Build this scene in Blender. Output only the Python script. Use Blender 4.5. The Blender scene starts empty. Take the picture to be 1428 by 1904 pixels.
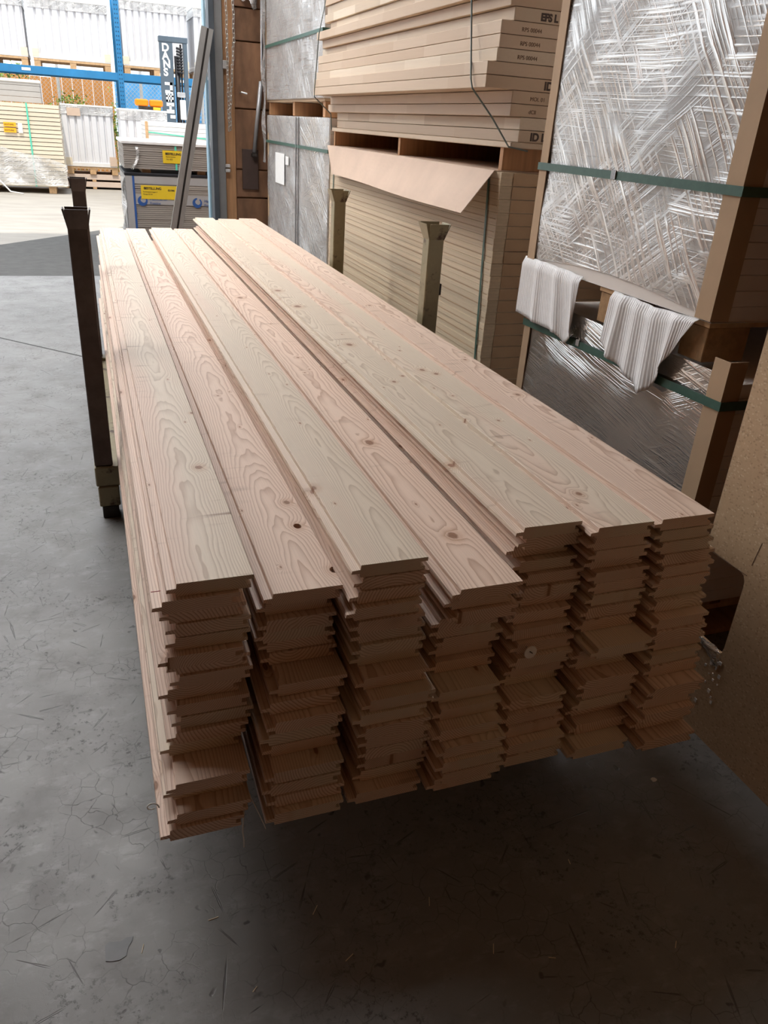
import bpy, bmesh, math, random
from mathutils import Matrix, Vector, Euler
rnd = random.Random(7)
C = bpy.context.scene.collection
SC = bpy.context.scene

# ------------------------------------------------------------------ camera
cam = bpy.data.cameras.new('camera')
cam.sensor_fit = 'HORIZONTAL'; cam.sensor_width = 36.0; cam.lens = 36.0 * 1435.0 / 1428.0
cam.clip_start = 0.02; cam.clip_end = 200
camo = bpy.data.objects.new('camera', cam); C.objects.link(camo)
R = [[0.94013954, -0.09859623, 0.3262153], [-0.33533649, -0.43820401, 0.83398243], [0.06072133, -0.89345175, -0.44503583]]
M = Matrix(((R[0][0], -R[0][1], -R[0][2], 0), (R[1][0], -R[1][1], -R[1][2], 0), (R[2][0], -R[2][1], -R[2][2], 1.40), (0, 0, 0, 1)))
camo.matrix_world = M
SC.camera = camo

# ------------------------------------------------------------------ light and exposure
SC.view_settings.view_transform = 'Standard'; SC.view_settings.look = 'None'
SC.view_settings.gamma = 1.0; SC.view_settings.use_curve_mapping = False
SC.view_settings.exposure = 1.3
SC.cycles.use_denoising = True
SC.cycles.max_bounces = 10; SC.cycles.diffuse_bounces = 6; SC.cycles.glossy_bounces = 4
SC.cycles.transparent_max_bounces = 16; SC.cycles.transmission_bounces = 4
SC.cycles.sample_clamp_indirect = 6.0
SC.cycles.caustics_reflective = False; SC.cycles.caustics_refractive = False
W = bpy.data.worlds.new('sky'); SC.world = W; W.use_nodes = True
bg = W.node_tree.nodes['Background']
bg.inputs[0].default_value = (0.86, 0.93, 1.0, 1); bg.inputs[1].default_value = 0.9
sun = bpy.data.lights.new('sun', 'SUN'); sun.energy = 1.5; sun.angle = 0.02; sun.color = (1.0, 0.93, 0.82)
suno = bpy.data.objects.new('sun', sun); C.objects.link(suno)
suno.rotation_euler = (math.radians(25), 0, math.radians(-12))    # high, from behind the building
suno.location = (0, -4, 14)
WARM_FILL = 5.0                                                        # emission of the added warm fill lamps behind the viewpoint
FILL_LAMP = 21.0                                                        # emission of the added ceiling fill lamps
DOOR_X0, DOOR_X1, DOOR_Z, WALL_Y = -4.6, 1.145, 4.7, 7.87

# ------------------------------------------------------------------ node helpers
def newmat(name):
    m = bpy.data.materials.new(name); m.use_nodes = True
    t = m.node_tree
    for n in list(t.nodes): t.nodes.remove(n)
    out = t.nodes.new('ShaderNodeOutputMaterial')
    return m, t, out
def nd(t, typ, ins=None, **props):
    n = t.nodes.new(typ)
    for k, v in props.items(): setattr(n, k, v)
    for k, v in (ins or {}).items():
        s = n.inputs[k]
        if isinstance(v, bpy.types.NodeSocket): t.links.new(v, s)
        else: s.default_value = v
    return n
def mth(t, op, a, b=None, c=None, clamp=False):
    ins = {0: a}
    if b is not None: ins[1] = b
    if c is not None: ins[2] = c
    return nd(t, 'ShaderNodeMath', ins, operation=op, use_clamp=clamp).outputs[0]
def sstep(t, x, e0, e1):
    n = nd(t, 'ShaderNodeMapRange', {0: x, 1: e0, 2: e1, 3: 0.0, 4: 1.0}, interpolation_type='SMOOTHSTEP')
    return n.outputs[0]
def mixc(t, f, a, b, mode='MIX'):
    n = nd(t, 'ShaderNodeMix', {0: f, 6: a, 7: b}, data_type='RGBA', blend_type=mode)
    return n.outputs[2]
def c4(c): return (c[0], c[1], c[2], 1.0)
def noise(t, vec, scale, detail=2.0, rough=0.5, dist=0.0):
    return nd(t, 'ShaderNodeTexNoise', {'Vector': vec, 'Scale': scale, 'Detail': detail, 'Roughness': rough, 'Distortion': dist}).outputs[0]
def objco(t): return nd(t, 'ShaderNodeTexCoord').outputs['Object']
def scalev(t, v, s): return nd(t, 'ShaderNodeVectorMath', {0: v, 1: s}, operation='MULTIPLY').outputs[0]
def addv(t, v, s): return nd(t, 'ShaderNodeVectorMath', {0: v, 1: s}, operation='ADD').outputs[0]
def attr(t, name): return nd(t, 'ShaderNodeAttribute', attribute_type='OBJECT', attribute_name=name)
def principled(t, out, **ins):
    p = nd(t, 'ShaderNodeBsdfPrincipled')
    for k, v in ins.items():
        k = k.replace('_', ' ')
        if isinstance(v, bpy.types.NodeSocket): t.links.new(v, p.inputs[k])
        else: p.inputs[k].default_value = v
    t.links.new(p.outputs[0], out.inputs[0]); return p
def bump(t, h, strength=0.3, dist=0.01):
    return nd(t, 'ShaderNodeBump', {'Height': h, 'Strength': strength, 'Distance': dist}).outputs[0]

def plain(name, col, rough=0.6, metal=0.0, var=0.15, vscale=6.0, stretch=(1, 1, 1), bumpk=0.0, spec=0.4, rand=0.0):
    m, t, out = newmat(name)
    oc = scalev(t, objco(t), stretch)
    n = noise(t, oc, vscale, 5.0, 0.6)
    f = nd(t, 'ShaderNodeMapRange', {0: n, 1: 0.25, 2: 0.75, 3: 1 - var, 4: 1 + var}).outputs[0]
    if rand:
        r = nd(t, 'ShaderNodeObjectInfo').outputs['Random']
        f = mth(t, 'MULTIPLY', f, nd(t, 'ShaderNodeMapRange', {0: r, 1: 0, 2: 1, 3: 1 - rand, 4: 1 + rand}).outputs[0])
    col4 = nd(t, 'ShaderNodeVectorMath', {0: (col[0], col[1], col[2]), 'Scale': f}, operation='SCALE').outputs[0]
    kw = dict(Base_Color=col4, Roughness=rough, Metallic=metal)
    p = principled(t, out, **kw)
    p.inputs['Specular IOR Level'].default_value = spec
    if bumpk:
        t.links.new(bump(t, noise(t, oc, vscale * 6, 4.0, 0.6), bumpk, 0.004), p.inputs['Normal'])
    return m

# ------------------------------------------------------------------ larch boards
def larch(name, knots):
    m, t, out = newmat(name)
    oc = objco(t)
    sp = nd(t, 'ShaderNodeSeparateXYZ', {0: oc}); x, y, z = sp.outputs
    seed = attr(t, 'seed').outputs['Fac']; tilt = attr(t, 'tilt').outputs['Fac']
    pith = nd(t, 'ShaderNodeSeparateXYZ', {0: attr(t, 'pith').outputs['Vector']})   # pith x, depth, ring density
    tone = nd(t, 'ShaderNodeSeparateXYZ', {0: attr(t, 'tone').outputs['Vector']})   # sapwood side, brightness, smudge
    sv = nd(t, 'ShaderNodeCombineXYZ', {0: mth(t, 'MULTIPLY', seed, 3.1), 1: mth(t, 'MULTIPLY', seed, 7.7), 2: seed}).outputs[0]
    pv = addv(t, oc, sv)
    low = noise(t, scalev(t, pv, (0.2, 0.9, 0.2)), 1.0, 1.5, 0.5)
    low2 = noise(t, scalev(t, pv, (0.2, 0.55, 0.3)), 1.3, 1.0, 0.5)
    wob = noise(t, scalev(t, pv, (14.0, 3.2, 10.0)), 1.0, 2.5, 0.55)
    depth = mth(t, 'ADD', pith.outputs[1], mth(t, 'MULTIPLY', tilt, y))
    depth = mth(t, 'ADD', depth, mth(t, 'MULTIPLY', mth(t, 'SUBTRACT', low, 0.5), 0.055))
    px = mth(t, 'ADD', pith.outputs[0], mth(t, 'MULTIPLY', mth(t, 'SUBTRACT', low2, 0.5), 0.09))
    dx = mth(t, 'SUBTRACT', x, px); dz = mth(t, 'ADD', z, depth)
    r = mth(t, 'SQRT', mth(t, 'ADD', mth(t, 'MULTIPLY', dx, dx), mth(t, 'MULTIPLY', dz, dz)))
    r = mth(t, 'ADD', r, mth(t, 'MULTIPLY', mth(t, 'SUBTRACT', wob, 0.5), 0.016))
    core = None; halo = None; warp = None
    def addk(d):
        nonlocal core, halo, warp
        c_ = mth(t, 'SUBTRACT', 1.0, sstep(t, d, 0.55, 1.0))
        h_ = mth(t, 'SUBTRACT', 1.0, sstep(t, d, 0.9, 2.6))
        w_ = mth(t, 'EXPONENT', mth(t, 'MULTIPLY', mth(t, 'MULTIPLY', d, d), -0.22))
        core = c_ if core is None else mth(t, 'MAXIMUM', core, c_)
        halo = h_ if halo is None else mth(t, 'MAXIMUM', halo, h_)
        warp = w_ if warp is None else mth(t, 'MAXIMUM', warp, w_)
    kn = noise(t, scalev(t, pv, (60, 60, 4)), 1.0, 2.0, 0.5)
    if knots:
        for k in range(7):
            kv = nd(t, 'ShaderNodeSeparateXYZ', {0: attr(t, 'knot%d' % k).outputs['Vector']})
            ex = mth(t, 'SUBTRACT', x, kv.outputs[0]); ey = mth(t, 'MULTIPLY', mth(t, 'SUBTRACT', y, kv.outputs[1]), 0.75)
            d = mth(t, 'SQRT', mth(t, 'ADD', mth(t, 'MULTIPLY', ex, ex), mth(t, 'MULTIPLY', ey, ey)))
            d = mth(t, 'DIVIDE', d, mth(t, 'MAXIMUM', kv.outputs[2], 0.00005))
            d = mth(t, 'ADD', d, mth(t, 'MULTIPLY', mth(t, 'SUBTRACT', kn, 0.5), 0.7))
            addk(d)
    vor = nd(t, 'ShaderNodeTexVoronoi', {'Vector': scalev(t, pv, (7.0, 2.6, 0.0)), 'Scale': 1.0, 'Randomness': 1.0}, voronoi_dimensions='2D')
    d = mth(t, 'ADD', mth(t, 'MULTIPLY', vor.outputs['Distance'], 60.0 if knots else 26.0), mth(t, 'MULTIPLY', mth(t, 'SUBTRACT', kn, 0.5), 0.8))
    addk(d)
    r = mth(t, 'ADD', r, mth(t, 'MULTIPLY', warp, 0.011))
    fr = mth(t, 'FRACT', mth(t, 'MULTIPLY', r, pith.outputs[2]))
    late = mth(t, 'MULTIPLY', mth(t, 'POWER', fr, 3.2), mth(t, 'SUBTRACT', 1.0, sstep(t, fr, 0.9, 1.0)))
    endg = sstep(t, mth(t, 'ABSOLUTE', nd(t, 'ShaderNodeSeparateXYZ', {0: nd(t, 'ShaderNodeNewGeometry').outputs['True Normal']}).outputs[1]), 0.6, 0.9)
    late = mth(t, 'MULTIPLY', late, mth(t, 'ADD', 1.2, mth(t, 'MULTIPLY', endg, 0.9)), clamp=True)
    fib = noise(t, scalev(t, pv, (420, 9.0, 420)), 1.0, 2.0, 0.6)
    sapn = noise(t, scalev(t, pv, (9.0, 0.7, 6.0)), 1.0, 2.0, 0.5)
    sap = sstep(t, mth(t, 'ADD', mth(t, 'ADD', tone.outputs[0], mth(t, 'MULTIPLY', sapn, 0.9)), mth(t, 'MULTIPLY', dx, 2.5)), 0.45, 0.75)
    early = mixc(t, sap, c4((0.775, 0.605, 0.495)), c4((0.745, 0.64, 0.52)))
    dark = mixc(t, sap, c4((0.50, 0.325, 0.235)), c4((0.52, 0.41, 0.31)))
    colr = mixc(t, late, early, dark)
    colr = mixc(t, mth(t, 'MULTIPLY', halo, 0.32), colr, c4((0.50, 0.27, 0.14)))
    krings = mth(t, 'MULTIPLY', mth(t, 'FRACT', mth(t, 'MULTIPLY', kn, 6.0)), 0.5)
    kcol = mixc(t, krings, c4((0.30, 0.15, 0.085)), c4((0.16, 0.075, 0.045)))
    colr = mixc(t, mth(t, 'MULTIPLY', core, 0.92), colr, kcol)
    sm = noise(t, scalev(t, pv, (5.0, 34.0, 5.0)), 1.0, 2.5, 0.6)
    smz = noise(t, scalev(t, pv, (7.0, 1.6, 7.0)), 1.0, 1.0, 0.5)
    smf = mth(t, 'MULTIPLY', sstep(t, sm, 0.57, 0.78), sstep(t, smz, 0.45, 0.64))
    smf = mth(t, 'MULTIPLY', smf, tone.outputs[2])
    colr = mixc(t, smf, colr, c4((0.27, 0.16, 0.10)))
    f = mth(t, 'MULTIPLY', nd(t, 'ShaderNodeMapRange', {0: fib, 1: 0.2, 2: 0.8, 3: 0.93, 4: 1.06}).outputs[0], tone.outputs[1])
    colr = nd(t, 'ShaderNodeVectorMath', {0: colr, 'Scale': f}, operation='SCALE').outputs[0]
    colr = mixc(t, mth(t, 'MULTIPLY', endg, 0.12), colr, c4((0.40, 0.27, 0.17)))
    p = principled(t, out, Base_Color=colr, Roughness=0.5)
    p.inputs['Specular IOR Level'].default_value = 0.32
    h = mth(t, 'SUBTRACT', mth(t, 'MULTIPLY', fib, 0.5), late)
    t.links.new(bump(t, h, 0.10, 0.002), p.inputs['Normal'])
    return m
M_larch = larch('larch_board', False)
M_larch_top = larch('larch_face_board', True)

# ------------------------------------------------------------------ other materials
def concrete():
    m, t, out = newmat('worn_concrete')
    oc = objco(t)
    big = noise(t, oc, 0.9, 5, 0.6); mid = noise(t, oc, 7.0, 5, 0.65); fine = noise(t, oc, 90.0, 3, 0.6)
    col = mixc(t, sstep(t, big, 0.3, 0.7), c4((0.155, 0.151, 0.147)), c4((0.235, 0.230, 0.225)))
    col = mixc(t, mth(t, 'MULTIPLY', sstep(t, mid, 0.5, 0.72), 0.55), col, c4((0.135, 0.128, 0.122)))
    lt = mth(t, 'MULTIPLY', sstep(t, noise(t, scalev(t, oc, (1, 1.7, 1)), 15.0, 6, 0.7), 0.50, 0.66), 0.38)
    col = mixc(t, lt, col, c4((0.29, 0.29, 0.29)))
    wv = addv(t, oc, scalev(t, nd(t, 'ShaderNodeTexNoise', {'Vector': oc, 'Scale': 18.0, 'Detail': 3.0}).outputs[1], (0.05, 0.05, 0.0)))
    ve = nd(t, 'ShaderNodeTexVoronoi', {'Vector': wv, 'Scale': 24.0}, feature='DISTANCE_TO_EDGE', voronoi_dimensions='2D').outputs['Distance']
    msk = sstep(t, noise(t, oc, 5.0, 3, 0.6), 0.44, 0.66)
    crack = mth(t, 'MULTIPLY', mth(t, 'SUBTRACT', 1.0, sstep(t, ve, 0.0, 0.035)), msk)
    def scratches(scale, width, pickv, off):
        so = addv(t, oc, (off, off * 1.7, 0))
        sv = nd(t, 'ShaderNodeTexVoronoi', {'Vector': so, 'Scale': scale}, voronoi_dimensions='2D')
        loc = nd(t, 'ShaderNodeVectorMath', {0: so, 1: sv.outputs['Position']}, operation='SUBTRACT').outputs[0]
        lc = nd(t, 'ShaderNodeSeparateXYZ', {0: loc}); cc = nd(t, 'ShaderNodeSeparateColor', {0: sv.outputs['Color']})
        an = mth(t, 'MULTIPLY', cc.outputs[0], 3.1416)
        dd = mth(t, 'ABSOLUTE', mth(t, 'SUBTRACT', mth(t, 'MULTIPLY', lc.outputs[0], mth(t, 'SINE', an)), mth(t, 'MULTIPLY', lc.outputs[1], mth(t, 'COSINE', an))))
        wob_ = mth(t, 'MULTIPLY', mth(t, 'SUBTRACT', noise(t, oc, 14.0, 2, 0.5), 0.5), 0.012)
        ln = mth(t, 'SUBTRACT', 1.0, sstep(t, mth(t, 'ABSOLUTE', mth(t, 'ADD', dd, wob_)), 0.0, width))
        ln = mth(t, 'MULTIPLY', ln, mth(t, 'SUBTRACT', 1.0, sstep(t, sv.outputs['Distance'], 0.22, 0.42)))
        return mth(t, 'MULTIPLY', ln, sstep(t, cc.outputs[1], pickv, pickv + 0.05))
    crk = mth(t, 'MAXIMUM', mth(t, 'MULTIPLY', crack, 0.75), mth(t, 'MULTIPLY', mth(t, 'MAXIMUM', scratches(4.5, 0.0022, 0.35, 0.0), scratches(11.0, 0.0016, 0.3, 3.3)), 0.85))
    spk = nd(t, 'ShaderNodeTexVoronoi', {'Vector': addv(t, oc, scalev(t, nd(t, 'ShaderNodeTexNoise', {'Vector': oc, 'Scale': 25.0}).outputs[1], (0.06, 0.06, 0.0))), 'Scale': 26.0})
    pick = sstep(t, nd(t, 'ShaderNodeSeparateColor', {0: spk.outputs['Color']}).outputs[0], 0.68, 0.8)
    spot = mth(t, 'MULTIPLY', mth(t, 'SUBTRACT', 1.0, sstep(t, spk.outputs['Distance'], 0.08, 0.20)), pick)
    dirt = mth(t, 'MULTIPLY', sstep(t, noise(t, oc, 55.0, 5, 0.75), 0.53, 0.63), sstep(t, noise(t, oc, 4.2, 3, 0.6), 0.46, 0.62))
    dk = mth(t, 'MAXIMUM', crk, mth(t, 'MULTIPLY', mth(t, 'MAXIMUM', spot, dirt), 0.8))
    col = mixc(t, dk, col, c4((0.03, 0.027, 0.025)))
    col = mixc(t, mth(t, 'MULTIPLY', fine, 0.25), col, c4((0.18, 0.175, 0.17)))
    p = principled(t, out, Base_Color=col, Roughness=nd(t, 'ShaderNodeMapRange', {0: mid, 1: 0.3, 2: 0.7, 3: 0.38, 4: 0.58}).outputs[0])
    p.inputs['Specular IOR Level'].default_value = 0.5
    hh = mth(t, 'SUBTRACT', mth(t, 'MULTIPLY', fine, 0.25), dk)
    t.links.new(bump(t, hh, 0.25, 0.003), p.inputs['Normal'])
    return m
M_floor = concrete()
def chip():
    m, t, out = newmat('chipboard')
    oc = objco(t)
    v = nd(t, 'ShaderNodeTexVoronoi', {'Vector': scalev(t, oc, (1, 1.0, 1.4)), 'Scale': 210.0})
    g = nd(t, 'ShaderNodeSeparateColor', {0: v.outputs['Color']}).outputs[0]
    n = noise(t, oc, 60, 5, 0.7); b = noise(t, oc, 3.0, 3, 0.5)
    col = mixc(t, n, c4((0.50, 0.335, 0.20)), c4((0.66, 0.475, 0.30)))
    col = mixc(t, mth(t, 'MULTIPLY', sstep(t, g, 0.9, 0.97), 0.75), col, c4((0.72, 0.58, 0.40)))
    col = mixc(t, mth(t, 'MULTIPLY', mth(t, 'SUBTRACT', 1.0, sstep(t, g, 0.05, 0.13)), 0.35), col, c4((0.20, 0.11, 0.06)))
    col = mixc(t, mth(t, 'MULTIPLY', b, 0.25), col, c4((0.42, 0.29, 0.18)))
    p = principled(t, out, Base_Color=col, Roughness=0.5)
    t.links.new(bump(t, n, 0.15, 0.002), p.inputs['Normal'])
    return m
M_chip = chip()
def film(name, streak, haze=0.10, tint=(0.93, 0.92, 0.91), seed=0.0, fres=0.8, base=0.02, dirs=((0.55, 1.0), (-0.7, 0.8), (0.12, 0.6)), fq=1.0):
    """stretch film: clear, glossy, pulled into sharp creases that run in a few directions"""
    m, t, out = newmat(name)
    oc = addv(t, objco(t), (seed, seed * 2.3, seed * 1.7))
    sp = nd(t, 'ShaderNodeSeparateXYZ', {0: oc})
    u = mth(t, 'ADD', sp.outputs[0], sp.outputs[1]); v = sp.outputs[2]
    h = None
    warpn = noise(t, oc, 1.6, 2, 0.5)
    for i, (ang, wgt) in enumerate(dirs):
        ca, sa = math.cos(ang), math.sin(ang)
        a = mth(t, 'ADD', mth(t, 'MULTIPLY', u, ca), mth(t, 'MULTIPLY', v, sa))
        b = mth(t, 'SUBTRACT', mth(t, 'MULTIPLY', v, ca), mth(t, 'MULTIPLY', u, sa))
        b = mth(t, 'ADD', b, mth(t, 'MULTIPLY', warpn, 0.035))
        for (fa, fb, pw, ww) in ((0.7, 42.0, 2.5, 1.0), (1.4, 95.0, 2.5, 0.9)):
            vec = nd(t, 'ShaderNodeCombineXYZ', {0: mth(t, 'MULTIPLY', a, fa), 1: mth(t, 'MULTIPLY', b, fb * fq), 2: 3.7 * i + seed + fa}).outputs[0]
            n = noise(t, vec, 1.0, 1.5, 0.5)
            ridge = mth(t, 'POWER', mth(t, 'SUBTRACT', 1.0, mth(t, 'ABSOLUTE', mth(t, 'MULTIPLY', mth(t, 'SUBTRACT', n, 0.5), 9.0)), clamp=True), pw)
            msk = sstep(t, noise(t, addv(t, oc, (5.1 * i + fa, 2.0 * i, 1.3 * i)), 2.4, 3, 0.6), 0.47, 0.60)
            s_ = mth(t, 'MULTIPLY', mth(t, 'MULTIPLY', ridge, msk), wgt * ww)
            h = s_ if h is None else mth(t, 'MAXIMUM', h, s_)
    cr = noise(t, oc, 30.0, 3, 0.6, 1.0)
    crr = mth(t, 'POWER', mth(t, 'SUBTRACT', 1.0, mth(t, 'ABSOLUTE', mth(t, 'MULTIPLY', mth(t, 'SUBTRACT', cr, 0.5), 4.0)), clamp=True), 6.0)
    crm = sstep(t, noise(t, addv(t, oc, (9, 4, 2)), 2.6, 2, 0.5), 0.56, 0.66)
    h = mth(t, 'MAXIMUM', h, mth(t, 'MULTIPLY', mth(t, 'MULTIPLY', crr, crm), 0.7))
    ridges = mth(t, 'MINIMUM', h, 1.0)
    soft = noise(t, oc, 5.0, 2, 0.5)
    h = mth(t, 'ADD', h, mth(t, 'MULTIPLY', soft, 0.5))
    nrm = bump(t, h, streak, 0.010)
    lw = nd(t, 'ShaderNodeFresnel', {'IOR': 1.5, 'Normal': nrm}).outputs[0]
    fac = mth(t, 'MINIMUM', mth(t, 'ADD', mth(t, 'ADD', mth(t, 'MULTIPLY', lw, fres), base), mth(t, 'MULTIPLY', ridges, 0.55)), 0.8)
    tr = nd(t, 'ShaderNodeBsdfTransparent', {0: c4((0.96, 0.965, 0.97))})
    gl = nd(t, 'ShaderNodeBsdfGlossy', {'Color': c4((0.98, 0.955, 0.93)), 'Roughness': 0.14, 'Normal': nrm})
    df = nd(t, 'ShaderNodeBsdfDiffuse', {'Color': c4(tint), 'Normal': nrm})
    m1 = nd(t, 'ShaderNodeMixShader', {0: mth(t, 'ADD', haze, mth(t, 'MULTIPLY', ridges, 0.55)), 1: tr.outputs[0], 2: df.outputs[0]})
    m2 = nd(t, 'ShaderNodeMixShader', {0: fac, 1: m1.outputs[0], 2: gl.outputs[0]})
    t.links.new(m2.outputs[0], out.inputs[0])
    return m
M_film = film('stretch_film_diagonal', 0.18, 0.20, seed=0.0, dirs=((0.88, 1.0), (-0.62, 0.6), (0.03, 1.0)))
M_film2 = film('stretch_film_level', 0.22, 0.50, seed=4.0, dirs=((0.06, 1.0), (0.20, 0.8), (-0.5, 0.4)))
M_film3 = film('stretch_film_steep', 0.22, 0.26, seed=8.0, dirs=((0.75, 1.0), (0.45, 0.9), (-0.3, 0.4)), fq=0.5)
M_film_out = film('weathered_film', 0.5, 0.16, seed=2.0, base=0.02, fres=0.6)
M_foam = plain('foam_sheet', (0.84, 0.84, 0.85), 0.55, var=0.05, vscale=30)
def laminated():
    m, t, out = newmat('laminated_panel_edge')
    oc = objco(t); sp = nd(t, 'ShaderNodeSeparateXYZ', {0: oc})
    rn = nd(t, 'ShaderNodeObjectInfo').outputs['Random']
    seg = mth(t, 'FLOOR', mth(t, 'ADD', mth(t, 'MULTIPLY', sp.outputs[1], 2.3), mth(t, 'MULTIPLY', rn, 17.0)))
    wn = nd(t, 'ShaderNodeTexWhiteNoise', {'W': mth(t, 'ADD', seg, mth(t, 'MULTIPLY', rn, 91.0))}, noise_dimensions='1D').outputs[0]
    g = noise(t, scalev(t, oc, (60, 3.0, 160)), 1.0, 3, 0.6)
    col = mixc(t, wn, c4((0.56, 0.445, 0.325)), c4((0.74, 0.64, 0.51)))
    col = mixc(t, mth(t, 'MULTIPLY', g, 0.35), col, c4((0.44, 0.32, 0.21)))
    pink = nd(t, 'ShaderNodeTexWhiteNoise', {'W': mth(t, 'MULTIPLY', rn, 33.0)}, noise_dimensions='1D').outputs[0]
    col = mixc(t, mth(t, 'MULTIPLY', sstep(t, pink, 0.6, 0.7), 0.55), col, c4((0.53, 0.37, 0.25)))
    p = principled(t, out, Base_Color=col, Roughness=0.55)
    t.links.new(bump(t, g, 0.1, 0.002), p.inputs['Normal'])
    return m
M_lam = laminated()
M_panel_edge = plain('layered_panel', (0.60, 0.49, 0.35), 0.55, var=0.14, vscale=1.2, stretch=(20, 0.6, 90), rand=0.10)
M_card = plain('cardboard', (0.47, 0.325, 0.205), 0.7, var=0.10, vscale=5)
M_card_pale = plain('pale_cardboard', (0.60, 0.455, 0.355), 0.7, var=0.10, vscale=4)
M_white = plain('white_door_panel', (0.82, 0.765, 0.72), 0.5, var=0.04, vscale=4, rand=0.03)
M_strap = plain('green_strap', (0.055, 0.12, 0.095), 0.4, var=0.15, vscale=40)
M_wire = plain('strapping_wire', (0.14, 0.17, 0.16), 0.45, 0.3, var=0.1, vscale=20)
M_strap_out = plain('mint_strap', (0.10, 0.55, 0.40), 0.5, var=0.1, vscale=20)
M_zinc = plain('zinc', (0.62, 0.63, 0.64), 0.35, 0.9, var=0.2, vscale=20)
M_chain = plain('chain_steel', (0.60, 0.57, 0.54), 0.35, 0.9, var=0.2, vscale=60)
M_pallet = plain('pallet_wood', (0.50, 0.32, 0.17), 0.65, var=0.22, vscale=3, stretch=(12, 1.0, 12), bumpk=0.1, rand=0.12)
M_orange = plain('orange_timber', (0.44, 0.235, 0.115), 0.6, var=0.22, vscale=3.0, stretch=(16, 16, 0.9), bumpk=0.1)
M_ply = plain('dark_boarding', (0.225, 0.118, 0.066), 0.55, var=0.42, vscale=4.5, stretch=(2.0, 1, 0.8), bumpk=0.1, rand=0.12)
M_pblock = plain('pressed_block', (0.36, 0.215, 0.105), 0.7, var=0.3, vscale=45, bumpk=0.3)
def olive():
    m, t, out = newmat('chipped_olive_steel')
    oc = objco(t)
    n = noise(t, oc, 9.0, 6, 0.7); n2 = noise(t, oc, 38.0, 4, 0.7)
    col = mixc(t, n2, c4((0.25, 0.21, 0.125)), c4((0.34, 0.29, 0.175)))
    rust = sstep(t, n, 0.54, 0.66)
    col = mixc(t, rust, col, c4((0.072, 0.036, 0.022)))
    p = principled(t, out, Base_Color=col, Roughness=0.42, Metallic=0.25)
    t.links.new(bump(t, n2, 0.25, 0.003), p.inputs['Normal'])
    return m
M_olive = olive()
M_dark = plain('dark_oily_steel', (0.045, 0.038, 0.034), 0.45, 0.5, var=0.4, vscale=25, bumpk=0.1)
M_brown = plain('brown_painted_steel', (0.105, 0.078, 0.066), 0.45, 0.2, var=0.35, vscale=14, bumpk=0.1)
M_wall = plain('timber_lined_wall', (0.32, 0.15, 0.06), 0.75, var=0.2, vscale=2, stretch=(1, 1, 4))
M_ceil = plain('brown_ceiling', (0.14, 0.10, 0.075), 0.8, var=0.1, vscale=1)
M_slate = plain('slate_door_guide', (0.075, 0.088, 0.105), 0.45, 0.2, var=0.15, vscale=6)
M_grey = plain('grey_steel_trim', (0.25, 0.25, 0.255), 0.45, 0.3, var=0.12, vscale=5)
M_lblue = plain('pale_blue_reflection', (0.30, 0.46, 0.56), 0.45, 0.1, var=0.1, vscale=5)
M_alu = plain('brushed_aluminium', (0.40, 0.385, 0.37), 0.38, 0.85, var=0.12, vscale=4, stretch=(10, 10, 1))
M_conduit = plain('conduit_pipe', (0.36, 0.36, 0.37), 0.4, 0.4, var=0.1, vscale=8)
M_box = plain('brown_switch_plate', (0.075, 0.048, 0.04), 0.5, 0.1, var=0.15, vscale=10)
M_asph = plain('sunlit_yard', (0.33, 0.303, 0.268), 0.85, var=0.16, vscale=1.4, stretch=(1, 3, 1), bumpk=0.15)
M_blue = plain('rack_blue', (0.03, 0.20, 0.42), 0.45, 0.1, var=0.15, vscale=3)
M_slot = plain('slot_dark', (0.01, 0.05, 0.11), 0.6)
M_pleat = plain('white_pleat', (0.70, 0.695, 0.715), 0.55, var=0.06, vscale=2)
M_wrapw = plain('white_wrap', (0.74, 0.72, 0.70), 0.5, var=0.08, vscale=3)
M_cream = plain('cream_board', (0.66, 0.58, 0.45), 0.6, var=0.10, vscale=1.2, stretch=(0.6, 1, 20), rand=0.05)
M_gboard = plain('grey_board', (0.30, 0.265, 0.235), 0.65, var=0.14, vscale=1.2, stretch=(0.6, 1, 40), rand=0.10)
M_gface = plain('grey_wrap_face', (0.36, 0.345, 0.335), 0.6, var=0.08, vscale=2)
M_yel = plain('yellow_label', (0.72, 0.50, 0.02), 0.6, var=0.06, vscale=10)
M_amber = plain('amber_label', (0.85, 0.42, 0.02), 0.6, var=0.06, vscale=10)
M_ink = plain('black_ink', (0.018, 0.016, 0.018), 0.6, var=0.05)
M_stamp = plain('stamp_ink', (0.085, 0.06, 0.05), 0.7, var=0.3, vscale=60)
M_ink_faint = plain('faded_ink', (0.16, 0.095, 0.06), 0.7, var=0.05)
M_bink = plain('blue_ink', (0.025, 0.085, 0.28), 0.6, var=0.1, vscale=10)
M_paper = plain('white_paper', (0.86, 0.85, 0.83), 0.6, var=0.04, vscale=30)
M_beacon = plain('orange_beacon', (0.90, 0.22, 0.01), 0.3, var=0.05)
M_fork = plain('forklift_grey', (0.10, 0.135, 0.17), 0.4, 0.2, var=0.1, vscale=5)
M_forkd = plain('forklift_black', (0.02, 0.02, 0.024), 0.45, 0.2, var=0.2, vscale=10)
M_orboard = plain('orange_boarding', (0.62, 0.27, 0.07), 0.6, var=0.25, vscale=3, stretch=(5, 1, 0.7), rand=0.1)
M_tarp = plain('blue_sheeting', (0.12, 0.42, 0.78), 0.5, var=0.2, vscale=5)
M_galv = plain('galvanised', (0.62, 0.61, 0.59), 0.5, 0.4, var=0.1, vscale=4)
M_leaf = plain('leaf_green', (0.20, 0.30, 0.06), 0.6, var=0.4, vscale=8)
M_string = plain('white_string', (0.75, 0.74, 0.70), 0.6, var=0.05)
M_straw = plain('pale_splinter', (0.68, 0.58, 0.42), 0.6, var=0.1)
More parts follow.
